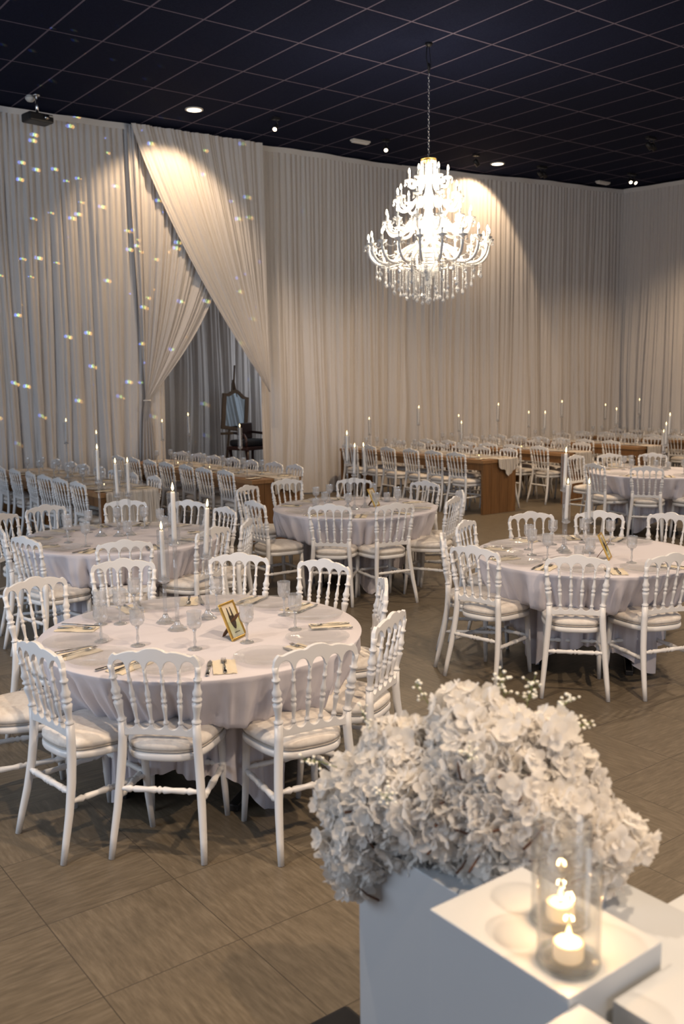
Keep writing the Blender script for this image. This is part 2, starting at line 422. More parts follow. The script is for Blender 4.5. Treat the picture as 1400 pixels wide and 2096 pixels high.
panel('white voile curtain on the right-hand wall past the corner', (16.36, 12.30), (17.15, 2.4), 5.2, G)
# the two swags that cross over the opening
def swag(label, top0, top1, knot, zk, low, seed, dy):
    # cloth gathered from the rail span (top0..top1) into the knot at height zk; low: (half width at floor)
    nu, nv = 190, 60
    def fn(i, j):
        t = i / (nu - 1); q = j / (nv - 1)
        xt = top0 + (top1 - top0) * t
        if low is None:
            # every fold runs down to the post; the lowest edge falls furthest
            zb = zk + 0.0
            z = TOPZ - 0.03 - q * (TOPZ - 0.03 - (zk + (1 - (1 - t)) * 0.0 - 0.0 + 0.0))
            e = q ** 1.12
            x = xt + (knot - xt) * e
            sag = -0.10 * sin(pi * q) * (1 - t)
            x += sag
            y = wall_y(x) - dy - 0.02
            a = fold(xt * 1.25, 3.5, seed, 0.8) * (1 - 0.72 * q)
            return (x + 0.25 * a, y - a, z)
        if q < 0.72:
            e = q / 0.72
            z = TOPZ - 0.03 - e * (TOPZ - 0.03 - zk)
            k = e ** (1.35 + 0.9 * t)
            x = xt + (knot - xt) * k + (0.035 * (t - 0.5)) * e
            x += 0.16 * t * sin(pi * e)
        else:
            e = (q - 0.72) / 0.28
            z = zk - e * (zk - 0.03)
            x = knot + (t - 0.5) * (0.035 + 0.26 * sqrt(e))
        y = wall_y(x) - dy
        am = abs(z - zk); g = min(1.0, 0.22 + am / 1.6)
        a = fold(xt * 1.5, 3.0, seed, 1.0) * g
        return (x, y - a, z)
    o = MB().grid(nu, nv, fn).build('curtain_swag', curtain_m)
    return tag(o, label, 'curtain', 'curtain swags over the opening')
s1 = swag('white curtain swag tied back low on the left of the opening', 6.14, 7.75, 6.28, 1.66, 1, 6.1, 0.08)
tie = MB()
tie.tube([(6.28 + 0.045 * cos(a), wall_y(6.3) - 0.09 + 0.06 * sin(a), 1.66) for a in [2 * pi * k / 14 for k in range(15)]], 0.012, 6, caps=False)
tie.build('tie_back', band_m, s1)
s2 = swag('white curtain swag sweeping diagonally down to the right of the opening', 6.15, 8.32, 8.36, 1.75, None, 7.7, 0.18)
# alcove behind the opening
panel('shadowed white voile curtain inside the alcove behind the opening', (5.2, 15.3), (10.6, 15.2), 9.1, 'alcove curtains')
panel('shadowed curtain on the left side of the alcove', (5.3, 13.5), (6.9, 15.2), 8.2, 'alcove curtains')

# ------------------------------------------------------------------ ceiling fittings
def downlight():
    o = thing('ceiling_downlight')
    MB().lathe([(0.125, 0.0), (0.125, -0.012), (0.10, -0.014), (0.10, 0.0)], 28).build('trim_ring', offwhite_m, o)
    MB().lathe([(0.098, -0.0152), (0.0, -0.0152)], 28).build('lens', down_m, o)
    return o
P_down = Proto(downlight)
P_down.place((6.641, 12.094, CEIL), 0, 'round glowing ceiling downlight above the left curtains', 'recessed ceiling downlights', 'ceiling light')
P_down.place((12.599, 12.072, CEIL), 0, 'round glowing ceiling downlight right of the chandelier', 'recessed ceiling downlights')

def spot_head(parent, dx, az, lit):
    h = thing('lamp_head'); h.parent = parent; KIDS.setdefault(parent.name, []).append(h)
    h.location = (dx, 0, -0.13); h.rotation_euler = (radians(-52 if lit else -35), 0, az)
    MB().lathe([(0.0, 0.05), (0.026, 0.045), (0.034, 0.02), (0.036, -0.075), (0.0, -0.06)], 14).build('housing', black_m, h)
    MB().lathe([(0.029, -0.0765), (0.0, -0.0765)], 14).build('lens', down_m if lit else steel_m, h)
def spotlight(n, lit, az):
    o = thing('ceiling_spotlight')
    b = MB().box(-0.05 * n, 0.05 * n, -0.035, 0.035, -0.035, 0)
    b.build('mounting_plate', black_m, o)
    for k in range(n):
        dx = (k - (n - 1) / 2) * 0.11
        MB().tube([(dx, 0, -0.03), (dx + 0.03, 0, -0.07), (dx + 0.035, 0, -0.13)], 0.008, 6).build('bracket', black_m, o)
        spot_head(o, dx, az + 0.5 * k, lit)
    return o
GS = 'small black ceiling spotlights'
for (x, y, n, lit, az, lb) in [
        (7.795, 11.808, 1, True, -0.9, 'small black ceiling spotlight near the left downlight'),
        (9.899, 11.888, 1, True, -0.64, 'small lit black ceiling spotlight beside the white emergency light'),
        (11.785, 11.788, 1, False, 0.9, 'small unlit black ceiling spotlight just right of the chandelier chain'),
        (13.434, 11.788, 2, False, 0.6, 'unlit twin black ceiling spotlight right of the second downlight'),
        (13.254, 9.411, 2, False, 0.6, 'twin black ceiling spotlight highest on the right side'),
        (15.30, 11.25, 2, True, -0.64, 'lit twin black ceiling spotlight by the room corner')]:
    o = spotlight(n, lit, az); o.location = (x, y, CEIL); tag(o, lb, 'ceiling light', GS)
def emergency():
    o = thing('emergency_light')
    MB().box(-0.17, 0.17, -0.05, 0.05, -0.03, 0).build('backplate', offwhite_m, o, bevel=0.008)
    MB().box(-0.155, 0.155, -0.042, 0.042, -0.05, -0.03).build('diffuser', white_paint, o, bevel=0.01)
    return o
P_em = Proto(emergency)
P_em.place((9.60, 12.15, CEIL), 0.0, 'white oblong emergency light on the ceiling left of the chandelier', 'emergency lights', 'ceiling light')
P_em.place((15.45, 12.02, CEIL), 0.0, 'white oblong emergency light on the ceiling near the far corner', 'emergency lights')
o = thing('smoke_detector', (4.589, 12.744, CEIL)); tag(o, 'white smoke detector on the ceiling above the projector', 'smoke detector')
MB().lathe([(0.045, 0), (0.05, -0.02), (0.0, -0.022)], 20).build('base', offwhite_m, o)
MB().lathe([(0.062, -0.02), (0.064, -0.045), (0.04, -0.075), (0.0, -0.082)], 20).build('cover', offwhite_m, o)
o = thing('projector', (4.638, 12.649, CEIL), radians(8)); tag(o, 'black projector hanging below the ceiling at the far left', 'projector')
MB().box(-0.17, 0.17, -0.12, 0.12, -0.36, -0.25).build('body', black_m, o, bevel=0.02)
MB().tube([(0, 0, 0), (0, 0, -0.26)], 0.02, 10).build('ceiling_mount', silver_m, o)
MB().lathe([(0.045, 0), (0.045, -0.02), (0.0, -0.02)], 18).build('mount_plate', silver_m, o)
le = MB().tube([(0.06, -0.115, -0.30), (0.06, -0.15, -0.30)], 0.032, 16).build('lens', steel_m, o)
MB().box(0.10, 0.16, -0.125, -0.119, -0.285, -0.27).build('badge', offwhite_m, o)

# ------------------------------------------------------------------ chandelier
CX, CY = 7.543, 8.298
ch = thing('chandelier', (CX, CY, 0), 0.0); tag(ch, 'large tiered white crystal chandelier with glowing candle bulbs', 'chandelier')
m = MB()
zz = 4.42; k = 0
while zz < 5.34:
    pts = []
    for q in range(9):
        a = 2 * pi * q / 8; dx, dz = 0.011 * cos(a), 0.020 * sin(a)
        pts.append((dx, 0, zz + 0.018 + dz) if k % 2 else (0, dx, zz + 0.018 + dz))
    m.tube(pts, 0.0032, 5, caps=False); zz += 0.032; k += 1
m.build('chain', silver_m, ch)
m = MB(); m.tube([(0, 0, 5.33), (-0.01, 0, 5.40), (-0.04, 0, 5.50), (-0.03, 0, 5.60), (0, 0, 5.65)], 0.006, 6)
m.tube([(0, 0, 5.34), (0.035, 0, 5.42), (0.02, 0, 5.52), (0, 0, 5.65)], 0.004, 6)
m.lathe([(0.0, 5.62), (0.03, 5.625), (0.045, 5.655)], 14); m.lathe([(0.0, 5.36), (0.016, 5.38), (0.016, 5.44), (0.0, 5.45)], 8)
m.build('hook_and_cable', black_m, ch)
m = MB().lathe([(0, 2.98), (0.02, 3.0), (0.05, 3.03), (0.03, 3.08), (0.09, 3.14), (0.11, 3.22), (0.06, 3.28), (0.05, 3.36), (0.10, 3.44), (0.12, 3.50), (0.05, 3.56), (0.04, 3.66), (0.09, 3.74),
                (0.05, 3.80), (0.035, 3.92), (0.08, 3.98), (0.045, 4.04), (0.03, 4.16), (0.07, 4.20), (0.03, 4.26), (0.02, 4.40), (0.0, 4.42)], 18)
m.build('central_column', chand_m, ch)
m = MB()
for z in (4.41, 4.39): m.lathe([(0.085, z - 0.008), (0.092, z), (0.085, z + 0.008), (0.078, z)], 18)
m.build('crown_ring', gold_m, ch)
def beads(m, p0, p1, r, n, sag=0.0):
    for q in range(n):
        t = q / max(1, n - 1)
        x = p0[0] + (p1[0] - p0[0]) * t; y = p0[1] + (p1[1] - p0[1]) * t; z = p0[2] + (p1[2] - p0[2]) * t - sag * 4 * t * (1 - t)
        m.lathe([(0, -r), (r * 0.8, -r * 0.5), (r * 0.8, r * 0.5), (0, r)], 5, (x, y, z), smooth=False)
def drop(m, x, y, z, s=1.0):
    m.lathe([(0, -0.045 * s), (0.012 * s, -0.034 * s), (0.014 * s, -0.024 * s), (0.006 * s, -0.008 * s), (0, 0)], 6, (x, y, z), smooth=False)
for q in range(16):
    a = 2 * pi * q / 16; m = MB(); beads(m, (0.085 * cos(a), 0.085 * sin(a), 4.39), (0.085 * cos(a), 0.085 * sin(a), 4.21), 0.0085, 11)
    drop(m, 0.085 * cos(a), 0.085 * sin(a), 4.205, 0.8); m.build('bead_strand', bead_m, ch)
TIERS = [(6, 0.22, 4.19, 4.20, 4.12, 0.3), (9, 0.36, 3.985, 3.98, 3.86, 0.2), (12, 0.49, 3.72, 3.74, 3.60, 0.1), (18, 0.69, 3.475, 3.44, 3.24, 0.0)]
# tier proto meshes: arm, drip pan, candle sleeve, bulb
sleeve_me = MB().lathe([(0.0, 0.0), (0.012, 0.0), (0.0115, 0.075), (0.0, 0.076)], 8).mesh('candle_sleeve', chand_m)
bulb_me = MB().lathe([(0.0, 0.0), (0.008, 0.004), (0.0125, 0.02), (0.011, 0.036), (0.004, 0.058), (0.0, 0.064)], 8).mesh('bulb', bulb_m)
mm = MB().lathe([(0.008, -0.03), (0.02, -0.015), (0.048, 0.0), (0.056, 0.014), (0.05, 0.016), (0.02, 0.006), (0.0, 0.006)], 16, flute=(2, 4, 0.88))
pan_me = mm.mesh('drip_pan', chand_m)
drops_me = MB()
for q in range(6):
    a = 2 * pi * q / 6; beads(drops_me, (0.052 * cos(a), 0.052 * sin(a), 0.0), (0.052 * cos(a), 0.052 * sin(a), -0.018), 0.005, 3); drop(drops_me, 0.052 * cos(a), 0.052 * sin(a), -0.022, 0.75)
drops_me = drops_me.mesh('crystal_drops', bead_m)
for n, R, zb, zh, zd, ph in TIERS:
    r0 = 0.05
    path = []
    for q in range(15):
        t = q / 14
        r = r0 + (R - r0) * (1 - cos(pi * min(1, t * 1.02) * 0.5) ** 1.4) if t < 1 else R
        r = r0 + (R - r0) * sin(pi / 2 * t) ** 0.9
        z = zh + 0.10 * sin(pi * min(1, t / 0.35)) * (R / 0.7) * (1 if t < 0.35 else 0) + (zd - zh) * sin(pi * t) ** 1.0 + (zb - 0.03 - zh) * t ** 2
        path.append((r, 0, z))
    arm_me = MB().tube(path, [0.021 - 0.005 * (q / 14) for q in range(15)], 8).mesh('arm', chand_m)
    for q in range(n):
        a = 2 * pi * (q + ph) / n
        x, y = R * cos(a), R * sin(a)
        zt = zb + (0.012 if R > 0.6 else 0.006) * (x * R_.x + y * R_.y) / R * 2
        ar = link('arm', arm_me, ch); ar.rotation_euler = (0, 0, a)
        p = link('drip_pan', pan_me, ch, (x, y, zt)); link('crystal_drops', drops_me, p)
        s_ = link('candle_sleeve', sleeve_me, ch, (x, y, zt + 0.006)); link('bulb', bulb_me, s_, (0, 0, 0.076))
# hanging strands of the bottom: rings of beads forming a cone
rng = random.Random(3)
for ring, (R, n, zt, zb_) in enumerate([(0.60, 24, 3.30, 3.16), (0.50, 18, 3.26, 3.05), (0.40, 16, 3.24, 2.97), (0.29, 13, 3.22, 2.93), (0.17, 8, 3.20, 2.90), (0.07, 4, 3.10, 2.86)]):
    for q in range(n):
        a = 2 * pi * (q + 0.3 * ring) / n; m = MB(); x, y = R * cos(a), R * sin(a)
        zz = zb_ + rng.uniform(-0.02, 0.03)
        beads(m, (x, y, zt), (x, y, zz), 0.0095, int((zt - zz) / 0.0175)); drop(m, x, y, zz - 0.008, 1.4)
        m.build('bead_strand', bead_m, ch)
m = MB()
for R in (0.60, 0.50, 0.40, 0.29, 0.17, 0.07):
    zt = {0.60: 3.30, 0.50: 3.26, 0.40: 3.24, 0.29: 3.22, 0.17: 3.20, 0.07: 3.10}[R]
    m.tube([(R * cos(2 * pi * q / 36), R * sin(2 * pi * q / 36), zt + 0.005) for q in range(37)], 0.004, 5, caps=False)
for q in range(6):
    a = 2 * pi * q / 6; m.tube([(0.02 * cos(a), 0.02 * sin(a), 3.12), (0.3 * cos(a), 0.3 * sin(a), 3.227), (0.60 * cos(a), 0.60 * sin(a), 3.305)], 0.005, 5)
m.build('wire_frame', silver_m, ch)
for q in range(18):                                                    # swags of beads between the big drip pans
    a, b = 2 * pi * q / 18, 2 * pi * (q + 1) / 18; m = MB()
    beads(m, (0.66 * cos(a), 0.66 * sin(a), 3.46), (0.66 * cos(b), 0.66 * sin(b), 3.46), 0.007, 15, 0.06); m.build('bead_swag', bead_m, ch)
for q in range(12):
    a, b = 2 * pi * (q + .1) / 12, 2 * pi * (q + .1) / 12; m = MB()
    beads(m, (0.47 * cos(a), 0.47 * sin(a), 3.70), (0.20 * cos(b), 0.20 * sin(b), 3.78), 0.007, 17, 0.09); m.build('bead_swag', bead_m, ch)
m = MB()
drop(m, 0, 0, 2.87, 1.5); m.build('finial', bead_m, ch)
for z, e, r in ((4.29, 18, 0.16), (4.08, 30, 0.28), (3.83, 42, 0.40), (3.58, 50, 0.5), (3.36, 40, 0.36)):
    for a in [0.4 + 2 * pi * q / 3 for q in range(3)]:
        light('chandelier_glow', 'POINT', (CX + r * cos(a), CY + r * sin(a), z), e / 3 * 1.0, (1.0, 0.83, 0.62), shadow_soft_size=0.05)

# ------------------------------------------------------------------ mirror on easel and dark chair in the alcove
o = thing('standing_mirror', (8.38, 14.2, 0), 0.0); tag(o, 'arched wood-framed mirror leaning on an easel inside the alcove', 'mirror')
fr = MB(); gl_ = MB()
def arch_outline(w, h0, h1, n=12):
    pts = [(-w, 0), (w, 0), (w, h0)]
    for q in range(1, n):
        t = q / n; x = w * (1 - 2 * t)
        pts.append((x, h0 + (h1 - h0) * (0.5 - 0.5 * cos(2 * pi * min(1, max(0, (t - 0.12) / 0.76)))) ** 0.8))
    pts.append((-w, h0)); return pts
outer = arch_outline(0.26, 0.62, 0.72); inner = arch_outline(0.19, 0.52, 0.60)
inner = [(x, z + 0.06) for x, z in inner]
n = len(outer)
vs = [(x, -0.02, z) for x, z in outer] + [(x, -0.02, z) for x, z in inner] + [(x, 0.02, z) for x, z in outer] + [(x, 0.02, z) for x, z in inner]
fs = []
for q in range(n):
    r = (q + 1) % n
    fs += [(q, r, n + r, n + q), (2 * n + r, 2 * n + q, 3 * n + q, 3 * n + r), (r, q, 2 * n + q, 2 * n + r), (n + q, n + r, 3 * n + r, 3 * n + q)]
fr.add(vs, fs, 0, False); fo = fr.build('mirror_frame', frame_wood_m, o)
gl_.add([(x, -0.008, z) for x, z in inner], [tuple(range(n))], 0, False); go = gl_.build('mirror_glass', mirror_m, o)
for q_ in (fo, go): q_.location = (0, 0, 1.08); q_.rotation_euler = (radians(-9), radians(10), 0)
es = MB(); es.tube([(-0.24, -0.05, 0), (0.06, 0.12, 1.9)], 0.015, 6); es.tube([(0.30, -0.05, 0), (0.10, 0.12, 1.9)], 0.015, 6); es.tube([(0.05, 0.5, 0), (0.08, 0.13, 1.95)], 0.015, 6)
es.box(-0.27, 0.33, -0.06, 0.0, 1.02, 1.06); es.tube([(0.08, 0.13, 1.7), (0.12, 0.13, 2.2)], [0.022, 0.018], 6)
es.build('easel', frame_wood_m, o)
o = thing('antique_armchair', (8.42, 13.75, 0), radians(15)); tag(o, 'dark wooden antique chair half hidden behind the curtain by the mirror', 'chair')
MB().box(-0.33, 0.33, -0.24, 0.24, 0.78, 0.84).build('seat_rail', dark_wood_m, o, bevel=0.01)
MB().box(-0.29, 0.29, -0.22, 0.22, 0.84, 0.95).build('seat_cushion', dark_fab_m, o, bevel=0.04)
m = MB(); m.box(-0.05, 0.24, 0.16, 0.2, 0.95, 1.22); m.build('backrest', dark_wood_m, o, bevel=0.015)
for sx in (-1, 1):
    MB().tube([(sx * 0.30, -0.2, 0.80), (sx * 0.33, -0.22, 0.98), (sx * 0.25, -0.1, 1.04), (sx * 0.22, 0.15, 1.06)], 0.022, 8).build('armrest', dark_wood_m, o)
    for sy in (-1, 1):
        MB().tube([(sx * 0.28, sy * 0.2, 0.79), (sx * 0.24, sy * 0.18, 0.45), (sx * 0.31, sy * 0.22, 0.0)], [0.03, 0.022, 0.018], 8).build('leg', dark_wood_m, o)

# ------------------------------------------------------------------ chairs
TURN = [(0.0, 1.05), (0.03, 1.2), (0.05, 0.8), (0.10, 0.72), (0.20, 0.86), (0.30, 1.12), (0.34, 1.20), (0.365, 0.80), (0.385, 0.76), (0.41, 1.22), (0.435, 1.22), (0.46, 0.76), (0.50, 1.05),
        (0.55, 1.18), (0.60, 0.84), (0.70, 0.66), (0.74, 0.66), (0.76, 1.02), (0.785, 1.02), (0.80, 0.68), (0.90, 0.70), (1.0, 0.80)]
def lerp3(a, b, t): return tuple(a[i] + (b[i] - a[i]) * t for i in range(3))
def turned(m, a, b, r, seg, sub=None):
    T_ = TURN if sub is None else sub
    m.tube([lerp3(a, b, t) for t, _ in T_], [r * k for _, k in T_], seg)
SPX = (-0.108, -0.036, 0.036, 0.108)
TOPP = [(0, .900), (.10, .899), (.20, .893), (.27, .885), (.33, .882), (.40, .885), (.52, .883), (.66, .876), (.78, .867), (.83, .866), (.875, .872), (.91, .866), (.95, .857), (.98, .845), (1.0, .82)]
def interp(P, u):
    for (a, b), (c, d) in zip(P, P[1:]):
        if u <= c: return b + (d - b) * (u - a) / (c - a)
    return P[-1][1]
def ycrest(x): return -0.222 - 0.018 * (1 - (x / 0.19) ** 2)
def top_rail_mesh(m, n):
    rows = []
    for k in range(n + 1):
        x = -0.193 + 0.386 * k / n; u = abs(x) / 0.193
        top = interp(TOPP, u); low = 0.806
        edges = (-0.180,) + SPX + (0.180,)
        for a, b in zip(edges, edges[1:]):
            c, h = (a + b) / 2, (b - a) / 2 - 0.0055
            d = abs(x - c)
            if d < h: low = 0.806 + 0.040 * sqrt(1 - (d / h) ** 2)
        rows.append((x, low, max(top, low + 0.004)))
    m.strip(rows, ycrest, 0.019)
def low_rail_mesh(m, n):
    rows = []; sc = 0.86
    for k in range(n + 1):
        x = -0.156 + 0.312 * k / n
        low = 0.512 + 0.006 * (1 - (x / 0.156) ** 2); top = 0.572
        edges = tuple(e * sc for e in (-0.175,) + SPX + (0.175,))
        for a, b in zip(edges, edges[1:]):
            c, h = (a + b) / 2, (b - a) / 2 - 0.0045
            d = abs(x - c)
            if d < h: top = 0.572 - 0.030 * sqrt(1 - (d / h) ** 2)
        rows.append((x, low, top))
    m.strip(rows, lambda x: -0.192, 0.018)
def seat_outline(t, grow=0.0):
    # rounded trapezoid, narrower at the back
    a = 2 * pi * t; e = 0.62
    cx, cy = cos(a), sin(a)
    x = (abs(cx) ** e) * (1 if cx >= 0 else -1); y = (abs(cy) ** e) * (1 if cy >= 0 else -1)
    hw = 0.188 + 0.030 * y
    return (x * (hw + grow), y * (0.195 + grow) + (0.012 if y > 0 else 0.0) * (1 - x * x))
def seat_mesh(m, prof, n, cy=0.0, mi=0, cap=True):
    vs = []; fs = []
    for g, z in prof:
        for k in range(n):
            x, y = seat_outline(k / n, g); vs.append((x, y + cy, z))
    for j in range(len(prof) - 1):
        for k in range(n):
            r = (k + 1) % n; fs.append((j * n + k, j * n + r, (j + 1) * n + r, (j + 1) * n + k))
    fs.append(tuple(reversed(range(n)))); fs.append(tuple((len(prof) - 1) * n + k for k in range(n)))
    m.add(vs, fs, mi)
def back_post_path(s):
    P = [(0.198, -0.272, 0.0, .0135), (0.192, -0.252, 0.09, .0155), (0.182, -0.225, 0.20, .0175), (0.172, -0.203, 0.32, .019), (0.164, -0.192, 0.42, .0195), (0.159, -0.188, 0.50, .019), (0.159, -0.189, 0.572, .018)]
    return [(s * x, y, z) for x, y, z, r in P], [r for *_, r in P]
def make_chair(hi):
    o = thing('banquet_chair'); o['category'] = 'chair'
    sg = 10 if hi else 6
    seat_mesh(m := MB(), [(-0.012, .398), (0.0, .402), (0.004, .412), (0.004, .428), (-0.004, .434)], 40 if hi else 20); m.build('seat', white_paint, o)
    m = MB(); seat_mesh(m, [(-0.006, .434), (0.002, .440), (0.0, .444)], 40 if hi else 20, mi=1)
    seat_mesh(m, [(-0.004, .444), (0.004, .456), (0.002, .472), (-0.016, .487), (-0.06, .497), (-0.13, .501)], 40 if hi else 20); m.build('cushion', [cushion_m, piping_m], o)
    if hi:
        m = MB(); top_rail_mesh(m, 90); m.build('top_rail', white_paint, o, bevel=0.0035)
        m = MB(); low_rail_mesh(m, 70); m.build('lower_rail', white_paint, o, bevel=0.003)
        for x in SPX:
            m = MB(); turned(m, (x * 0.86, -0.192, .565), (x, ycrest(x), .812), 0.0104, 8); m.build('spindle', white_paint, o)
    else:
        m = MB(); top_rail_mesh(m, 48); low_rail_mesh(m, 38)
        for x in SPX: turned(m, (x * 0.86, -0.192, .565), (x, ycrest(x), .812), 0.0104, 5)
        m.build('backrest', white_paint, o)
    for s in (-1, 1):
        m = MB(); P, r = back_post_path(s); m.tube(P, r, sg)
        turned(m, (s * 0.159, -0.189, .572), (s * 0.184, ycrest(0.184), .822), 0.0178, sg)
        m.build('leg', white_paint, o)
        m = MB(); m.tube([(s * 0.165, 0.150, .405), (s * 0.168, 0.155, .30), (s * 0.172, 0.162, .15), (s * 0.178, 0.175, 0)], [.019, .018, .016, .0125], sg); m.build('leg', white_paint, o)
    ST = [(0, .85), (.08, 1.0), (.14, 1.5), (.17, .9), (.20, 1.35), (.35, 1.1), (.44, 1.5), (.47, .95), (.5, 1.6), (.53, .95), (.56, 1.5), (.65, 1.1), (.80, 1.35), (.83, .9), (.86, 1.5), (.92, 1.0), (1, .85)]
    for a, b in [((-0.175, -0.212, .285), (0.175, -0.212, .285)), ((-0.168, 0.157, .255), (0.168, 0.157, .255)), ((-0.176, -0.215, .245), (-0.170, 0.158, .245)), ((0.176, -0.215, .245), (0.170, 0.158, .245))]:
        m = MB(); turned(m, a, b, 0.0108, 8 if hi else 5, ST)
        if hi or a[1] == b[1] and a[1] < 0: m.build('stretcher', white_paint, o)
    return o
P_hi = Proto(lambda: make_chair(True)); P_lo = Proto(lambda: make_chair(False))
def chair_at(crest, facing_deg, label, group, hi=True):
    a = radians(facing_deg); x = crest[0] + 0.235 * cos(a); y = crest[1] + 0.235 * sin(a)
    return (P_hi if hi else P_lo).place((x, y, 0), a - pi / 2, label, group, 'chair')

# ------------------------------------------------------------------ tableware
goblet_prof = [(0.0, 0.092), (0.012, 0.094), (0.026, 0.102), (0.0335, 0.118), (0.034, 0.135), (0.0325, 0.150), (0.0345, 0.178)]
def goblet():
    o = thing('crystal_goblet')
    MB().shell(goblet_prof, 24, flute=(1, 5, 0.93)).build('bowl', crystal_m, o)
    MB().lathe([(0.0, 0.0), (0.034, 0.001), (0.033, 0.004), (0.012, 0.009), (0.0, 0.010)], 20).build('foot', crystal_m, o)
    MB().tube([(0, 0, 0.008), (0, 0, 0.02), (0, 0, 0.035), (0, 0, 0.05), (0, 0, 0.075), (0, 0, 0.094)], [.008, .005, .0085, .0055, .005, .011], 8).build('stem', crystal_m, o)
    return o
def goblet_far():
    m = MB().shell(goblet_prof, 12, flute=(1, 5, 0.9)); m.lathe([(0.034, 0.0), (0.012, 0.009), (0.0, 0.010)], 10)
    m.tube([(0, 0, 0.008), (0, 0, 0.035), (0, 0, 0.06), (0, 0, 0.094)], [.006, .008, .005, .010], 6); return m.build('crystal_goblet', crystal_m)
def tumbler():
    o = MB().shell([(0.0, 0.004), (0.030, 0.004), (0.031, 0.02), (0.033, 0.06), (0.035, 0.09)], 24, flute=(1, 3, 0.94)).build('crystal_tumbler', crystal_m)
    return o
def plate():
    return MB().lathe([(0.0, 0.003), (0.095, 0.003), (0.105, 0.008), (0.150, 0.016), (0.152, 0.018), (0.148, 0.0185), (0.102, 0.011), (0.09, 0.006), (0.0, 0.006)], 36).build('glass_plate', plate_m)
def knife(mm):
    m = MB()
    m.tube([(0, -0.11, 0.006), (0, -0.105, 0.006), (0, -0.02, 0.006), (0, 0.0, 0.006)], [.004, .0085, .007, .005], 8, flat=0.4)
    m.tube([(0, 0.0, 0.006), (0.001, 0.02, 0.005), (0.001, 0.08, 0.004), (0, 0.112, 0.003)], [.005, .0105, .0105, .002], 8, flat=0.14)
    return m.build('table_knife', mm)
def fork(mm):
    m = MB()
    m.tube([(0, -0.10, 0.004), (0, -0.095, 0.004), (0, -0.03, 0.006), (0, 0.03, 0.008)], [.003, .0085, .005, .003], 8, flat=0.35)
    m.tube([(0, 0.03, 0.008), (0, 0.042, 0.006), (0, 0.055, 0.005)], [.003, .012, .0125], 8, flat=0.2)
    for x in (-.0095, -.0032, .0032, .0095): m.tube([(x, 0.053, 0.005), (x, 0.08, 0.003), (x * 0.9, 0.098, 0.008)], [.0026, .0022, .0010], 5)
    return m.build('table_fork', mm)
def napkin():
    def fn(i, j):
        x = (i / 9 - .5) * 0.10; y = (j / 13 - .5) * 0.20
        return (x, y, 0.004 + 0.0022 * sin(i * 1.9 + j * .7))
    m = MB().grid(10, 14, fn); m.box(-.048, .048, -.098, .098, .0005, .003)
    return m.build('napkin', napkin_m)
P_gob, P_gobf, P_tum, P_pl = Proto(goblet), Proto(goblet_far), Proto(tumbler), Proto(plate)
P_kn, P_fk, P_dk, P_nap = Proto(lambda: knife(steel_m)), Proto(lambda: fork(steel_m)), Proto(lambda: knife(dark_plate_m)), Proto(napkin)

def candle_holder(h):                                    # h: height of the cup above the table
    o = thing('glass_candle_holder')
    m = MB().lathe([(0.0, 0.0), (0.048, 0.001), (0.050, 0.006), (0.036, 0.012), (0.030, 0.022), (0.018, 0.028), (0.013, 0.044), (0.0, 0.046)], 18, flute=(1, 5, 0.9), smooth=False); m.build('foot', crystal_m, o)
    m = MB().tube([(0, 0, 0.044), (0, 0, h * .4), (0, 0, h * .7), (0, 0, h)], [.0105, .010, .010, .010], 10); m.build('stem', clear_m, o)
    m = MB().lathe([(0.0, h), (0.016, h + .002), (0.030, h + 0.012), (0.030, h + 0.018), (0.017, h + 0.018), (0.016, h + 0.03), (0.0, h + .03)], 16); m.build('cup', crystal_m, o)
    m = MB().shell([(0.028, h + 0.016), (0.0285, h + 0.12), (0.0285, h + 0.268)], 24); m.build('glass_chimney', clear_m, o)
    return o
def taper():
    o = MB().lathe([(0.0, 0.0), (0.0125, 0.0), (0.0125, 0.02), (0.0110, 0.235), (0.0085, 0.242), (0.0, 0.240)], 14).build('taper_candle', wax_m)
    MB().tube([(0, 0, .238), (0.001, 0, .250)], .0014, 5).build('wick', wick_m, o)
    MB().lathe([(0.0, .245), (0.0045, .250), (0.0068, .260), (0.0052, .272), (0.002, .283), (0.0, .288)], 10).build('flame', flame_m, o)
    return o
P_ch = {k: Proto(lambda k=k: candle_holder(k)) for k in (0.415, 0.305, 0.205)}
P_tp = Proto(taper)
SIZE = {0.415: 'tallest', 0.305: 'middle-height', 0.205: 'shortest'}
def candle(x, y, zt, h, where, lean=(0, 0), flame=True):
    P_ch[h].place((x, y, zt), 0, '%s clear glass candle holder on %s' % (SIZE[h], where), 'glass candle holders', 'candle holder')
    c = P_tp.place((x, y, zt + h + 0.031), 0, 'white taper candle in the %s holder on %s' % (SIZE[h], where), 'white taper candles', 'candle')
    c.rotation_euler = (lean[0], lean[1], 0)
    return c

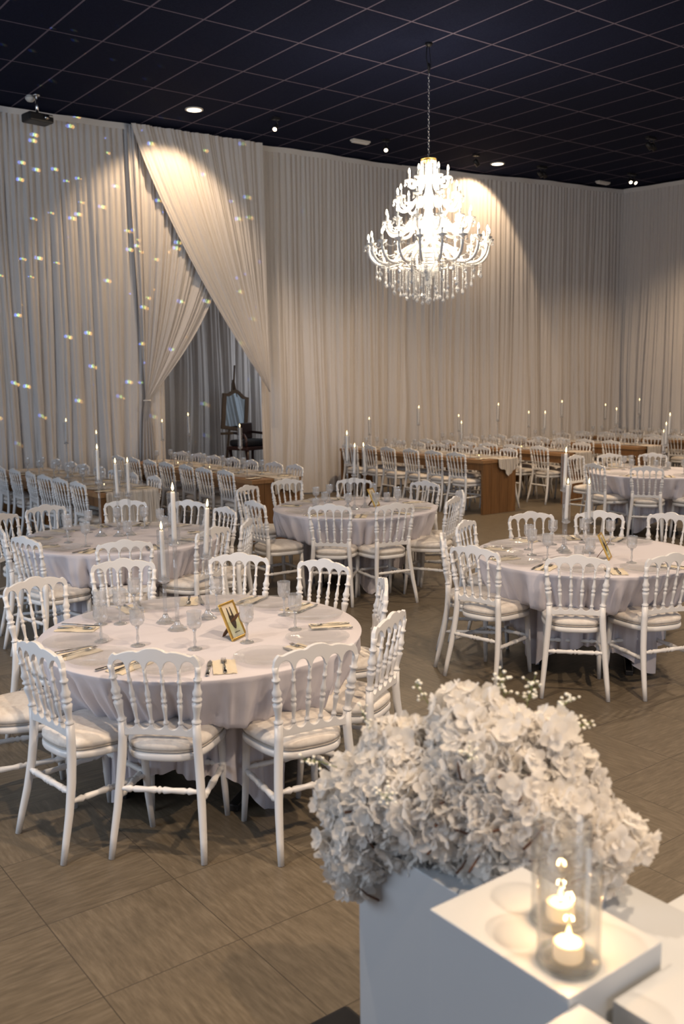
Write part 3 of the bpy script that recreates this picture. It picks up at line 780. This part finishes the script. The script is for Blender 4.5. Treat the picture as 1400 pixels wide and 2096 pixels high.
def photo_frame(x, y, z, rz, label):
    o = thing('photo_frame', (x, y, z), rz); tag(o, label, 'picture frame', 'gold table frames')
    w, h, t = 0.062, 0.185, 0.012
    tilt = radians(-24)
    holder = []
    m = MB(); m.box(-w, w, -.006, .006, 0, t); m.box(-w, w, -.006, .006, h - t, h); m.box(-w, -w + t, -.006, .006, t, h - t); m.box(w - t, w, -.006, .006, t, h - t)
    b = m.build('border', gold_m, o, bevel=0.003); b.rotation_euler = (tilt, 0, 0)
    p = MB().box(-w + t, w - t, -.001, .003, t, h - t).build('print', pic_m, o); p.rotation_euler = (tilt, 0, 0)
    d = MB()
    prof = [(0.15, 0.004), (0.22, 0.012), (0.35, 0.020), (0.5, 0.022), (0.62, 0.021), (0.8, 0.0165), (0.95, 0.010)]
    vs = []; fs = []
    for tt, ww in prof: vs += [(-ww, -.0018, .03 + tt * .14), (ww, -.0018, .03 + tt * .14)]
    for k in range(4): fs.append((2 * k, 2 * k + 1, 2 * k + 3, 2 * k + 2))
    n0 = len(vs)
    for sgn in (-1, 1):
        vs += [(sgn * .022, -.0018, .10), (sgn * .005, -.0018, .10), (sgn * .016, -.0018, .158), (sgn * .010, -.0018, .158)]
    fs += [(n0, n0 + 1, n0 + 3, n0 + 2), (n0 + 4, n0 + 6, n0 + 7, n0 + 5)]
    for k in range(9):                                               # the small caption line
        xx = -.02 + k * .005; vs += [(xx, -.0018, .032), (xx + .003, -.0018, .032), (xx + .003, -.0018, .036 + .002 * (k % 2)), (xx, -.0018, .036 + .002 * (k % 2))]; q = len(vs) - 4
        fs.append((q, q + 1, q + 2, q + 3))
    d.add(vs, fs, 0, False); dd = d.build('motif', print_dark_m, p)
    s = MB(); s.add([(-.018, .006, .12), (.018, .006, .12), (.022, .075, .02), (.012, .088, .0), (-.012, .088, .0), (-.022, .075, .02),
                     (-.018, .009, .122), (.018, .009, .122), (.022, .078, .022), (.012, .091, .001), (-.012, .091, .001), (-.022, .078, .022)],
                    [(5, 4, 3, 2, 1, 0), (6, 7, 8, 9, 10, 11)] + [(k, (k + 1) % 6, 6 + (k + 1) % 6, 6 + k) for k in range(6)], 0, False)
    s.build('easel_strut', strut_m, o)

# ------------------------------------------------------------------ round tables
HOURS = ['twelve', 'one', 'two', 'three', 'four', 'five', 'six', 'seven', 'eight', 'nine', 'ten', 'eleven']
def clock(tx, ty, ang_deg, taken):
    to_cam = math.degrees(atan2(-ty, -tx))
    d = (to_cam - ang_deg) % 360                      # clockwise seen from above, six o'clock faces the camera
    h = 6 + d / 30
    k = round(h * 2) % 24
    while k in taken: k = (k + 1) % 24
    taken.add(k)
    return (HOURS[k // 2] + " o'clock") if k % 2 == 0 else 'half past ' + HOURS[k // 2]
ZT = 0.742; RT = 0.785
def fold_table(cx, cy, nm, rot):
    o = thing('folding_table', (cx, cy, 0), rot); tag(o, 'black-legged round table under the white cloth, %s' % nm, 'table', 'round tables')
    MB().lathe([(0.0, 0.700), (0.715, 0.700), (0.72, 0.712), (0.715, 0.724), (0.0, 0.724)], 48).build('tabletop', frame_wood_m, o)
    for s in (-1, 1):
        for t in (-1, 1):
            MB().tube([(s * .26, t * .20, .70), (s * .28, t * .20, .03)], .016, 8).build('leg', black_m, o)
        MB().box(s * .28 - .025, s * .28 + .025, -.36, .36, 0, .035).build('foot_bar', black_m, o, bevel=.006)
def cloth(cx, cy, nm, chairs, seed, hem=0.13):
    rng = random.Random(seed); nu, nv = 300, 34
    ph = [rng.uniform(0, 6.28) for _ in range(8)]
    def fn(i, j):
        a = 2 * pi * i / nu
        if j < 8:                                     # flat top, a few soft creases
            r = (RT - 0.004) * j / 7.0; r = max(r, 0.001)
            z = ZT + 0.0012 * sin(a * 3 + r * 9 + ph[0]) * (r / RT)
            if j == 7: z = ZT
            return (cx + r * cos(a), cy + r * sin(a), z)
        t = (j - 8) / (nv - 9)
        hz = 0.20 - 0.185 * abs(cos(2 * a + ph[1])) ** 7 + 0.02 * sin(9 * a + ph[3])
        z = ZT - 0.006 - (ZT - 0.006 - hz) * t
        d = ZT - z
        r = RT - 0.012 * min(1, d / 0.05) - 0.62 * min(0.34, max(0, d - 0.03)) ** 1.12
        sup = 0.0; front = 0.52                         # pressed in by the seats pushed underneath
        for ca, cd in chairs:
            da = (a - ca + pi) % (2 * pi) - pi
            w = max(0.0, 1 - (abs(da) * RT / 0.33) ** 3)
            if w > sup: sup = w; front = min(0.66, max(0.57, cd - 0.30))
        k = min(1.0, max(0.0, d / 0.25)) ** 1.1; sm = max(sup, 0.62)
        r = (RT - 0.003) - (RT - front - 0.04 * (1 - sup)) * k * sm
        k2 = min(1.0, max(0.0, (d - 0.255) / 0.05)); tuck = 0.50 - 0.03 * sin(5 * a)
        r = r * (1 - k2) + min(r, tuck) * k2
        am = 0.050 * min(1, max(0, (d - 0.008) / 0.12)) * (1 - 0.2 * sup)
        fl = 2.2 * (abs(sin(15 * a + ph[4] + 1.6 * sin(3 * a + ph[5]) + d * 2.5 * sin(2 * a))) ** 0.55 - 0.72) + 0.5 * sin(53 * a + ph[6] + 2 * sin(5 * a) + d * 3) + 0.6 * sin(17 * a + ph[7] + d * 4)
        r += am * fl * 0.62
        if j == 8: r = RT - 0.001; z = ZT - 0.005
        return (cx + r * cos(a), cy + r * sin(a), z)
    o = MB().grid(nu, nv, fn, closeu=True).build('tablecloth', cloth_m)
    tag(o, 'white floor-length cloth draped over %s' % nm, 'tablecloth', 'white round tablecloths')
TB = {'T1': (2.16, 4.02, 'the foreground round table'), 'T2': (3.02, 6.92, 'the left round table'), 'T3': (5.47, 7.05, 'the middle round table'),
      'T4': (5.22, 4.10, 'the right round table'), 'T5': (10.3, 7.12, 'the farthest round table')}
CH = {  # measured crest positions (x, y) and the way each chair faces; None faces the table centre
 'T1': [(1.267, 3.797, 8), (1.600, 3.404, 45), (2.156, 3.039, 81), (2.718, 3.235, 118), (3.161, 3.822, 146), (3.241, 4.478, 198), (2.958, 4.993, 226), (2.317, 5.287, 247), (1.709, 5.097, 281), (1.13, 4.33, -12)],
 'T2': [(2.137, 6.529, 12), (2.615, 5.928, None), (2.845, 8.095, None), (3.539, 7.962, None), (3.951, 7.542, None), (3.36, 6.02, None), (3.762, 6.203, None), (3.977, 6.91, None), (2.38, 7.786, None), (2.161, 7.122, None)],
 'T3': [(4.377, 7.111, None), (4.743, 6.472, 42), (5.205, 6.142, 80), (5.878, 6.121, 118), (6.564, 7.259, None), (6.197, 8.003, None), (5.604, 8.424, None), (4.962, 8.194, None), (6.265, 6.424, 146)],
 'T4': [(4.238, 4.232, 10), (4.483, 3.601, 42), (4.969, 3.269, 72), (4.95, 5.04, -66), (5.658, 5.018, None), (6.103, 4.695, None), (6.425, 4.261, None), (4.42, 4.72, -45)],
 'T5': [(9.397, 7.328, None), (9.525, 6.667, None), (10.726, 8.114, None), (11.201, 7.753, None), (10.21, 8.282, None), (10.03, 6.18, None)],
}
def T_items(key):
    cx, cy, nm = TB[key]; tk = set(); tk2 = set(); tk3 = set(); chairs = []
    for (x, y, fc) in CH[key]:
        ang = math.degrees(atan2(y - cy, x - cx)); dist = hypot(x - cx, y - cy)
        f = fc if fc is not None else ang + 180
        ck = clock(cx, cy, ang, tk)
        chair_at((x, y), f, 'white spindle-back chair, %s side of %s' % (ck, nm), 'chairs around the round tables')
        chairs.append((radians(ang), dist))
    fold_table(cx, cy, nm, radians(-52))
    cloth(cx, cy, nm, chairs, sum(map(ord, key)))
    # place settings
    angs = sorted(math.degrees(a) % 360 for a, _ in chairs)
    rng = random.Random(cx)
    n = len(angs)
    for k, a in enumerate(angs):
        ar = radians(a); ck = clock(cx, cy, a, tk2)
        rp = 0.60
        P_pl.place((cx + rp * cos(ar), cy + rp * sin(ar), ZT + .001), 0, 'clear glass charger plate, %s place on %s' % (ck, nm), 'clear glass plates', 'plate')
        gap = (angs[(k + 1) % n] - a) % 360
        if gap > 60: gap = 36
        ma = radians(a + gap / 2); off = rng.uniform(-.25, .25)
        tx, ty = -sin(ma), cos(ma)
        px_, py_ = cx + 0.63 * cos(ma), cy + 0.63 * sin(ma)
        P_nap.place((px_ + .012 * tx, py_ + .012 * ty, ZT + .001), ma + pi / 2 + off, 'cream napkin right of the %s place, %s' % (ck, nm), 'cream napkins', 'napkin')
        P_fk.place((px_ + .012 * tx, py_ + .012 * ty, ZT + .007), ma + pi / 2 + off, 'steel fork right of the %s place, %s' % (ck, nm), 'steel forks', 'fork')
        kx, ky = cx + 0.63 * cos(ma) - .055 * tx, cy + 0.63 * sin(ma) - .055 * ty
        P_kn.place((kx, ky, ZT + .003), ma + pi / 2 + off * 1.3 + rng.uniform(-.2, .2), 'steel knife by the %s place, %s' % (ck, nm), 'steel knives', 'knife')
    if key != 'T1':
        for k, a in enumerate(angs):
            ck = clock(cx, cy, a, tk3); ar = radians(a + 9 + rng.uniform(-5, 5)); rr = 0.42 + rng.uniform(-.03, .03)
            P_gob.place((cx + rr * cos(ar), cy + rr * sin(ar), ZT + .001), rng.uniform(0, 1), 'cut crystal goblet near the %s place on %s' % (ck, nm), 'crystal goblets on the round tables', 'glass')
for k in TB: T_items(k)
GOB1 = [(1.693, 4.15, 'between the two leftmost plates'), (1.799, 3.977, 'centre-left, behind the nearest-left chair'), (1.979, 3.757, 'straight behind the front centre chair'), (2.222, 3.70, 'just right of the gold frame'),
        (2.527, 3.747, 'beside the crossed knives at the right'), (2.644, 4.02, 'at the back right, behind its right neighbour'), (2.42, 4.33, 'at the back, behind the gold frame'), (1.818, 4.453, 'at the far left, behind the silver knife'), (2.072, 4.60, 'at the back left edge'), (1.90, 4.40, 'left of the candle holders')]
for x, y, w in GOB1:
    P_gob.place((x, y, ZT + .001), x * 9, 'cut crystal goblet on the foreground round table, %s' % w, 'crystal goblets on the round tables', 'glass')
for x, y, nm in ((5.02, 4.02, 'the right round table'), (5.95, 7.15, 'the middle round table'), (5.15, 7.25, 'the middle round table, left half'), (10.75, 7.2, 'the farthest round table')):
    P_tum.place((x, y, ZT + .001), 0, 'short cut-glass tumbler on %s' % nm, 'cut-glass tumblers', 'glass')
candle(2.091, 4.277, ZT, 0.205, 'the foreground round table', (0, -.02))
candle(2.075, 4.115, ZT, 0.415, 'the foreground round table', (0.0, 0.0))
candle(2.30, 4.215, ZT, 0.305, 'the foreground round table', (0.02, 0.055))
candle(2.92, 7.06, ZT, 0.415, 'the left round table')
candle(3.03, 6.96, ZT, 0.305, 'the left round table', (0, -.03))
candle(3.12, 6.95, ZT, 0.305, 'the left round table, right of its pair')
candle(5.38, 7.05, ZT, 0.415, 'the middle round table')
candle(5.37, 6.93, ZT, 0.305, 'the middle round table', (0, 0.03))
candle(5.52, 6.96, ZT, 0.305, 'the middle round table, right of its pair', (0.03, -0.08))
candle(5.17, 4.28, ZT, 0.415, 'the right round table', (0, .03))
candle(5.24, 4.12, ZT, 0.205, 'the right round table', (0, -.02))
candle(5.12, 4.22, ZT, 0.205, 'the right round table, left of its pair', (0, .05))
candle(10.55, 7.12, ZT, 0.305, 'the farthest round table')
candle(10.62, 7.20, ZT, 0.205, 'the farthest round table')
candle(10.73, 7.20, ZT, 0.415, 'the farthest round table', (0, .05))
photo_frame(2.23, 3.78, ZT + .001, radians(27), 'small gold photo frame on the foreground round table')
photo_frame(5.66, 6.95, ZT + .001, radians(27), 'small gold photo frame on the middle round table')
photo_frame(5.17, 3.88, ZT + .001, radians(29), 'small gold photo frame seen edge-on on the right round table')

# ------------------------------------------------------------------ long wooden tables
LT = [(4.245, 'leftmost long table', 3.79, 4.70, 1), (6.13, 'second long table', 5.62, 6.64, 1), (9.96, 'third long table', 9.42, 10.50, 1),
      (11.70, 'fourth long table', 11.15, 12.25, 0), (13.55, 'fifth long table', 12.95, 14.15, 0), (15.30, 'rightmost long table', 14.80, 15.80, 0)]
LH = 0.78; Y0, Y1 = 9.42, 12.85
ORD = ['nearest', 'second', 'third', 'fourth', 'fifth', 'sixth', 'seventh']
def runner(cx, nm, xa, xb, drop, seed, y1):
    ys = [Y0 - .012 - .004 * k for k in range(6)][::-1]
    rng = random.Random(seed)
    nu, nv = 40, 80
    def fn(i, j):
        u = i / (nu - 1)
        x = cx + xa + (xb - xa) * u
        if j < 16:
            t = j / 15; dd = drop * (1 + 0.16 * sin(u * 7 + seed) + 0.10 * sin(u * 17)) * (1 if seed != 3 else (0.55 + 0.9 * sin(pi * min(1, u * 1.15))))
            z = LH + .004 - dd * (1 - t) ; y = Y0 - .016 - .012 * (1 + sin(u * 38 + seed)) * (1 - t) 
        else:
            t = (j - 16) / (nv - 17); y = Y0 - .012 + (y1 - Y0) * t; z = LH + .006 + .0025 * sin(u * 30 + 5 * t)
            x = cx + xa + (xb - xa) * u + .03 * sin(t * 9 + seed)
        return (x, y, z)
    o = MB().grid(nu, nv, fn).build('gauze_runner', gauze_m)
    tag(o, 'crinkled pale gauze runner along the %s, falling over its near end' % nm, 'table runner', 'gauze runners')
gauze_m = mat('pale_gauze', (0.55, 0.50, 0.44), 0.9)
v = objcoord(gauze_m, scale=(60, 3, 3)); g_ = noise(gauze_m, v, 1.5, 3); setcol(gauze_m, ramp(gauze_m, g_, [(0.35, (0.36, 0.32, 0.28)), (0.6, (0.62, 0.57, 0.51))])); bump(gauze_m, g_, .5, .01)
def long_table(cx, nm, Y1):
    o = thing('farmhouse_table', (cx, Y0, 0)); tag(o, 'brown wooden farmhouse table, the %s counted from the left' % nm if 'long' in nm and nm[0] not in 'lr' else 'brown wooden farmhouse table, the %s' % nm, 'table', 'long wooden tables')
    Lg = Y1 - Y0
    m = MB()
    for k in range(4): m.box(-.35 + .175 * k + .001, -.35 + .175 * (k + 1) - .001, 0, Lg, LH - .045, LH)
    m.build('tabletop', wood_top_m, o)
    for s in (-1, 1): MB().box(s * .31 - .015, s * .31 + .015, .05, Lg - .05, LH - .15, LH - .045).build('apron', wood_leg_m, o)
    for y in (0.012, Lg - .05):
        m = MB()
        for k in range(4): m.box(-.34 + .17 * k + .003, -.34 + .17 * (k + 1) - .003, y, y + .04, 0, LH - .045)
        e = m.build('end_panel', wood_leg_m, o)
    for s in (-1, 1): MB().tube([(s * .28, .055, LH - .25), (s * .28, .20, LH - .08)], .02, 4).build('corner_brace', wood_leg_m, o)
for ti, (cx, nm, xa, xb, near) in enumerate(LT):
    YE = min(Y1, wall_y(cx + .4) - 0.30)
    long_table(cx, nm, YE)
    rng = random.Random(ti + 5)
    for side, xc, fc in (('left', xa, 0), ('right', xb, 180)):
        for k in range(7):
            y = 9.78 + k * 0.505 + rng.uniform(-.025, .025)
            if y + 0.2 > wall_y(xc) - 0.22: continue
            chair_at((xc + rng.uniform(-.02, .02), y), fc + rng.uniform(-5, 5), 'white spindle-back chair, %s from near end, %s side of the %s' % (ORD[k], side, nm), 'chairs along the long tables', hi=(near and k < 3))
    ymax = wall_y(cx)
    runner(cx, nm, *[(-.28, .33, .42), (-.05, .31, .16), (-.06, .36, .16), (-.1, .30, .32), (-.12, .25, .35), (-.25, .25, .3)][ti], ti + 1, YE)
    for k in range(7):
        y = 9.78 + k * 0.49
        if y > YE - .2: continue
        for side, s in (('left', -1), ('right', 1)):
            pn = '%s place on the %s side of the %s' % (ORD[k], side, nm)
            (P_gob if near and k < 3 else P_gobf).place((cx + s * .11 + rng.uniform(-.02, .02), y + .13 + rng.uniform(-.03, .03), LH + .008), 0, 'crystal goblet, ' + pn, 'crystal goblets on the long tables', 'glass')
            P_pl.place((cx + s * .205, y, LH + .009), 0, 'clear glass plate, ' + pn, 'clear glass plates', 'plate')
            if near:
                P_nap.place((cx + s * .22, y - .2, LH + .009), s * pi / 2 + .1, 'cream napkin by the ' + pn, 'cream napkins', 'napkin')
                P_dk.place((cx + s * .20, y - .2, LH + .017), s * pi / 2 + rng.uniform(-.4, .4), 'dark-looking knife by the ' + pn, 'knives on the long tables', 'knife')
            elif k < 3:
                P_gobf.place((cx + s * .06 + rng.uniform(-.02, .02), y - .10, LH + .008), 0, 'second crystal goblet, ' + pn, 'crystal goblets on the long tables', 'glass')
LC = {0: [(11.2, .415), (10.245, .305)], 1: [(12.40, .305), (11.60, .415), (10.25, .305)], 2: [(12.42, .205), (11.19, .415), (10.22, .205)], 3: [(12.07, .205), (11.14, .415), (10.12, .305)],
      4: [(12.1, .205), (11.32, .415), (10.13, .305)], 5: [(11.7, .305), (10.92, .415)]}
for ti, L_ in LC.items():
    for k, (y, h) in enumerate(L_):
        w = 'the %s' % LT[ti][1]
        if sum(1 for q in L_ if q[1] == h) > 1: w += ', %s of its like' % ('farther' if k == 0 else 'nearer')
        candle(LT[ti][0], y, LH + .006, h, w, (0, random.Random(ti * 7 + k).uniform(-.04, .05)))
# little tealight glows on the tables
def tealight():
    o = thing('tealight')
    MB().shell([(0.0, 0.001), (0.022, 0.001), (0.026, 0.03)], 14).build('glass_cup', clear_m, o)
    MB().lathe([(0.0, 0.002), (0.018, 0.002), (0.018, 0.014), (0.0, 0.014)], 12).build('wax', wax_m, o)
    MB().lathe([(0.0, .014), (0.005, .02), (0.002, .032), (0.0, .034)], 8).build('flame', flame_m, o)
    return o
P_tl = Proto(tealight)
for x, y, nm in [(4.2, 10.0, 'the leftmost long table'), (6.1, 11.0, 'the second long table from the left, middle'), (6.1, 11.9, 'the second long table from the left, far part'), (9.96, 9.85, 'the third long table from the left'), (11.7, 10.6, 'the fourth long table from the left')]:
    P_tl.place((x, y, LH + .012), 0, 'tiny glowing tealight on %s' % nm, 'tealights', 'candle')

# ------------------------------------------------------------------ foreground plinths, flowers and vases
def plinth(x0, x1, y0, y1, h, label):
    o = MB().box(0, x1 - x0, 0, y1 - y0, 0, h).build('display_plinth', plinth_m, None, (x0, y0, 0), bevel=0.002)
    tag(o, label, 'plinth', 'white display plinths'); return o
plinth(1.203, 1.474, 0.962, 1.317, 0.90, 'white plinth carrying the two candle vases')
plinth(1.490, 1.850, 0.60, 1.92, 0.73, 'long white plinth under the flower arrangement')
plinth(1.307, 1.484, 0.52, 0.948, 0.86, 'white plinth in the bottom right corner, right of the candle vases')
plinth(0.86, 1.225, 0.60, 0.957, 0.885, 'white plinth at the bottom edge, nearest the camera')
plinth(1.88, 2.24, 0.95, 1.305, 0.62, 'low white plinth at the right edge beyond the flower plinth')
vase_base_m = glass('thick_vase_glass', (0.62, 0.66, 0.68), 0.9, 0.02, 0.03, 0.15)
def vase(x, y, label, cl):
    o = thing('cylinder_vase', (x, y, 0.901)); tag(o, label, 'vase', 'clear cylinder vases')
    m = MB(); m.shell([(0.0, 0.0), (0.050, 0.0), (0.056, 0.004), (0.0575, 0.010), (0.0575, 0.10), (0.0575, 0.203), (0.056, 0.205), (0.0545, 0.203), (0.0545, 0.014), (0.050, 0.009), (0.0, 0.009)], 48)
    m.build('glass_wall', vase_m, o)
    MB().shell([(0.0555, 0.0002), (0.0585, 0.004), (0.0585, 0.009), (0.0578, 0.012)], 48).build('glass_base', vase_base_m, o)
    c = thing('votive_candle', (x, y, 0.911)); tag(c, cl, 'candle', 'votive candles')
    MB().lathe([(0.0, 0.0), (0.027, 0.0), (0.028, 0.003), (0.028, 0.028), (0.026, 0.031), (0.0, 0.029)], 28).build('wax', tealight_m, c)
    MB().tube([(0, 0, .028), (0, 0, .037)], .001, 5).build('wick', wick_m, c)
    MB().lathe([(0.0, .034), (0.004, .038), (0.0058, .045), (0.004, .054), (0.0, .064)], 12).build('flame', flame_m, c)
    light('votive_flame_light', 'POINT', (x, y, 0.911 + .052), 1.9, (1.0, 0.55, 0.22), shadow_soft_size=0.008)
vase(1.283, 1.030, 'clear cylinder vase with a lit candle, nearer of the two', 'lit round votive candle inside the nearer vase')
vase(1.374, 1.125, 'clear cylinder vase with a lit candle, farther of the two', 'lit round votive candle inside the farther vase')
light('votive_flame_light', 'POINT', (2.06, 1.05, 0.68), 0.8, (1.0, 0.55, 0.22), shadow_soft_size=0.01)  # added for an assumed candle out of view, none modelled; lights the low plinth

# blossoms
def petal(m, c, n, tdir, ln, wd, cup):
    n = n.normalized(); t = (tdir - n * tdir.dot(n)).normalized(); b = n.cross(t)
    vs = []
    for j, (s, w) in enumerate(((0.0, 0.3), (0.35, 0.85), (0.72, 1.0), (1.0, 0.55))):
        for i in (-1, 0, 1):
            vs.append(c + t * (ln * (s + (0.10 * s if i == 0 else 0))) + b * (wd * w * i) + n * (cup * s * s * ln + 0.15 * wd * abs(i)))
    m.add(vs, [(0, 1, 4, 3), (1, 2, 5, 4), (3, 4, 7, 6), (4, 5, 8, 7), (6, 7, 10, 9), (7, 8, 11, 10)])
def blossom(seed, rad=0.058, nf=26):
    rng = random.Random(seed); m = MB()
    for k in range(nf):
        zc = 1 - 2 * (k + .5) / nf; a = k * 2.39996 + rng.uniform(-.3, .3); r = sqrt(1 - zc * zc)
        n = Vector((r * cos(a), r * sin(a), zc)) + Vector((rng.uniform(-.4, .4), rng.uniform(-.4, .4), rng.uniform(-.4, .4))); n.normalize()
        c = n * rad * rng.uniform(0.5, 0.95)
        ref = n.orthogonal().normalized(); b = n.cross(ref); ph = rng.uniform(0, 6)
        for q in range(5):
            aa = ph + q * 2 * pi / 5
            petal(m, c, n, ref * cos(aa) + b * sin(aa), rad * rng.uniform(.42, .60), rad * rng.uniform(.20, .29), rng.uniform(.1, .7))
        for q in range(2):
            aa = ph + q * 2.5; petal(m, c + n * .003, n, ref * cos(aa) + b * sin(aa), rad * .2, rad * .12, 1.3)
    return m.mesh('blossom_cluster', petal_m)
BL = [blossom(s) for s in range(5)]
arr = thing('flower_arrangement', (1.67, 1.45, 0.731)); tag(arr, 'large arrangement of white silk blossoms on the long white plinth', 'flowers')
FL = [(1.691, 1.33, 0.849), (1.596, 1.554, 1.066), (1.674, 1.478, 1.098), (1.523, 1.621, 0.954), (1.662, 1.431, 0.784), (1.564, 1.535, 1.002), (1.521, 1.863, 0.965), (1.449, 1.852, 0.774), (1.564, 1.595, 0.785), (1.722, 1.365, 0.981), (1.429, 1.92, 0.667), (1.637, 1.351, 0.927), (1.653, 1.423, 1.002), (1.471, 1.777, 0.83), (1.627, 1.452, 1.045), (1.529, 1.641, 0.825), (1.527, 1.717, 0.968), (1.456, 1.873, 0.863), (1.481, 1.741, 0.923), (1.537, 1.561, 0.879), (1.593, 1.461, 0.864), (1.641, 1.496, 0.754), (1.549, 1.711, 0.728), (1.581, 1.486, 0.986), (1.497, 1.677, 0.869), (1.651, 1.618, 1.131), (1.468, 1.926, 0.909), (1.549, 1.609, 1.007), (1.574, 1.484, 0.929), (1.474, 1.838, 0.691), (1.692, 1.331, 0.921), (1.67, 1.544, 1.106), (1.732, 1.275, 0.864), (1.569, 1.517, 0.849), (1.604, 1.414, 0.959), (1.597, 1.661, 1.071), (1.515, 1.752, 0.771), (1.553, 1.545, 0.948), (1.551, 1.803, 1.011), (1.742, 1.298, 0.909), (1.711, 1.423, 1.023), (1.49, 1.831, 0.924), (1.682, 1.383, 0.805), (1.716, 1.445, 1.1), (1.441, 1.939, 0.721), (1.579, 1.741, 1.015), (1.601, 1.572, 0.743), (1.605, 1.395, 0.912), (1.623, 1.501, 1.07), (1.456, 1.895, 0.617), (1.662, 1.373, 0.966), (1.455, 1.929, 0.791), (1.497, 1.676, 0.932), (1.575, 1.66, 0.711), (1.52, 1.61, 0.9), (1.493, 1.814, 0.747), (1.629, 1.676, 1.118), (1.691, 1.441, 1.061), (1.452, 1.782, 0.882), (1.646, 1.386, 0.853), (1.551, 1.679, 0.99), (1.638, 1.578, 1.096), (1.625, 1.454, 0.819), (1.581, 1.504, 1.035), (1.588, 1.444, 0.921), (1.754, 1.263, 0.898), (1.513, 1.771, 0.977), (1.695, 1.298, 0.892), (1.563, 1.575, 1.044), (1.474, 1.715, 0.888), (1.602, 1.437, 1.001), (1.724, 1.311, 0.823), (1.454, 1.842, 0.825), (1.574, 1.658, 1.031), (1.604, 1.51, 0.8), (1.604, 1.608, 1.099), (1.457, 1.956, 0.834), (1.556, 1.524, 0.908), (1.434, 1.857, 0.728), (1.534, 1.855, 1.017), (1.544, 1.577, 0.976), (1.731, 1.341, 0.947), (1.688, 1.387, 0.997), (1.731, 1.381, 1.017), (1.617, 1.376, 0.952), (1.629, 1.545, 0.724)]
rng = random.Random(11)
base = Vector((1.67, 1.45, 0.731))
for k, p in enumerate(FL):
    b = link('blossom_cluster', BL[k % 5], arr, Vector(p) - base); b.rotation_euler = (rng.uniform(0, 6), rng.uniform(0, 6), rng.uniform(0, 6)); s = rng.uniform(.85, 1.18); b.scale = (s, s, s)
# inner mass of the same blossoms, one part, uncountable behind the outer ones
inn = MB()
src = BL[0]
vv = [v.co.copy() for v in src.vertices]; ff = [tuple(f.vertices) for f in src.polygons]
for k, p in enumerate(FL):
    if k % 2: continue
    q = Vector(p); q = q + (Vector((1.72, 1.42, 0.86)) - q) * rng.uniform(.25, .5); q.z = max(q.z, .80)
    M3 = Matrix.Rotation(rng.uniform(0, 6), 3, 'X') @ Matrix.Rotation(rng.uniform(0, 6), 3, 'Z')
    inn.add([M3 @ v * 1.15 + q - base for v in vv], ff)
io = inn.build('inner_blossoms', petal_m, arr); io['kind'] = 'stuff'
for k in range(40):                                                   # brown twigs poking between the blossoms
    p = Vector(FL[(k * 7) % len(FL)]) - base; d = Vector((rng.uniform(-1, 1), rng.uniform(-1, .2), rng.uniform(-.4, 1))).normalized()
    a = p - D_ * rng.uniform(.045, .062) + R_ * rng.uniform(-.035, .035) - U_ * rng.uniform(0, .03); l = rng.uniform(.02, .045)
    MB().tube([a - d * l, a, a + d * l * .6 + Vector((0, 0, .008))], [.0038, .0030, .0018], 6).build('twig', twig_m, arr)
core = Vector((1.66, 1.5, 0.80)) - base
for k in range(9):
    p = Vector(FL[(k * 11 + 3) % len(FL)]) - base
    MB().tube([core * .9 - Vector((0, 0, .06)), (core + p) / 2 + Vector((0, 0, .02)), p], [.004, .003, .002], 6).build('stem', stem_m, arr)
def sprig(p, d, n, ln):
    o = MB(); d = d.normalized(); p = Vector(p) - base
    o.tube([p, p + d * ln * .5 + Vector((0, 0, .004)), p + d * ln], [.0014, .0011, .0007], 5, mi=0)
    bm_ = MB()
    for k in range(n):
        t = rng.uniform(.3, 1); c = p + d * ln * t; e = c + Vector((rng.uniform(-1, 1), rng.uniform(-1, 1), rng.uniform(-.3, 1))) * ln * .26
        o.tube([c, e], [.0006, .0005], 4); r = rng.uniform(.0035, .0055)
        bm_.lathe([(0, -r), (r, -r * .2), (r * .8, r * .6), (0, r * .7)], 6, tuple(e))
    s = o.build('gypsophila_sprig', stem_m, arr); bm_.build('tiny_flowers', gyp_m, s)
for p, d, n, ln in [((1.717, 1.597, 1.13), (.1, .3, 1), 22, .085), ((1.719, 1.533, 1.13), (.5, .1, .9), 24, .09), ((1.729, 1.486, 1.12), (.8, -.4, .6), 22, .09), ((1.738, 1.447, 1.09), (1, -.6, .5), 20, .09), ((1.722, 1.425, 1.05), (1, -.7, -.1), 16, .08),
                    ((1.415, 1.913, .944), (-1, .7, .35), 16, .09), ((1.496, 1.868, 1.033), (-.3, .3, 1), 12, .07), ((1.594, 1.747, 1.119), (-.4, .3, .8), 12, .07), ((1.398, 1.673, .942), (-.6, -.4, .5), 16, .10), ((1.526, 1.534, 1.054), (-.5, -.5, .5), 14, .09)]:
    sprig(p, Vector(d), n, ln)
# black object at the very bottom edge
o = MB().box(-.09, .09, -.11, .11, 0, .05).build('floor_socket_box', black_m, None, (1.52, 2.03, 0), bevel=.015)
tag(o, 'black box on the floor at the bottom edge, left of the plinth', 'box')
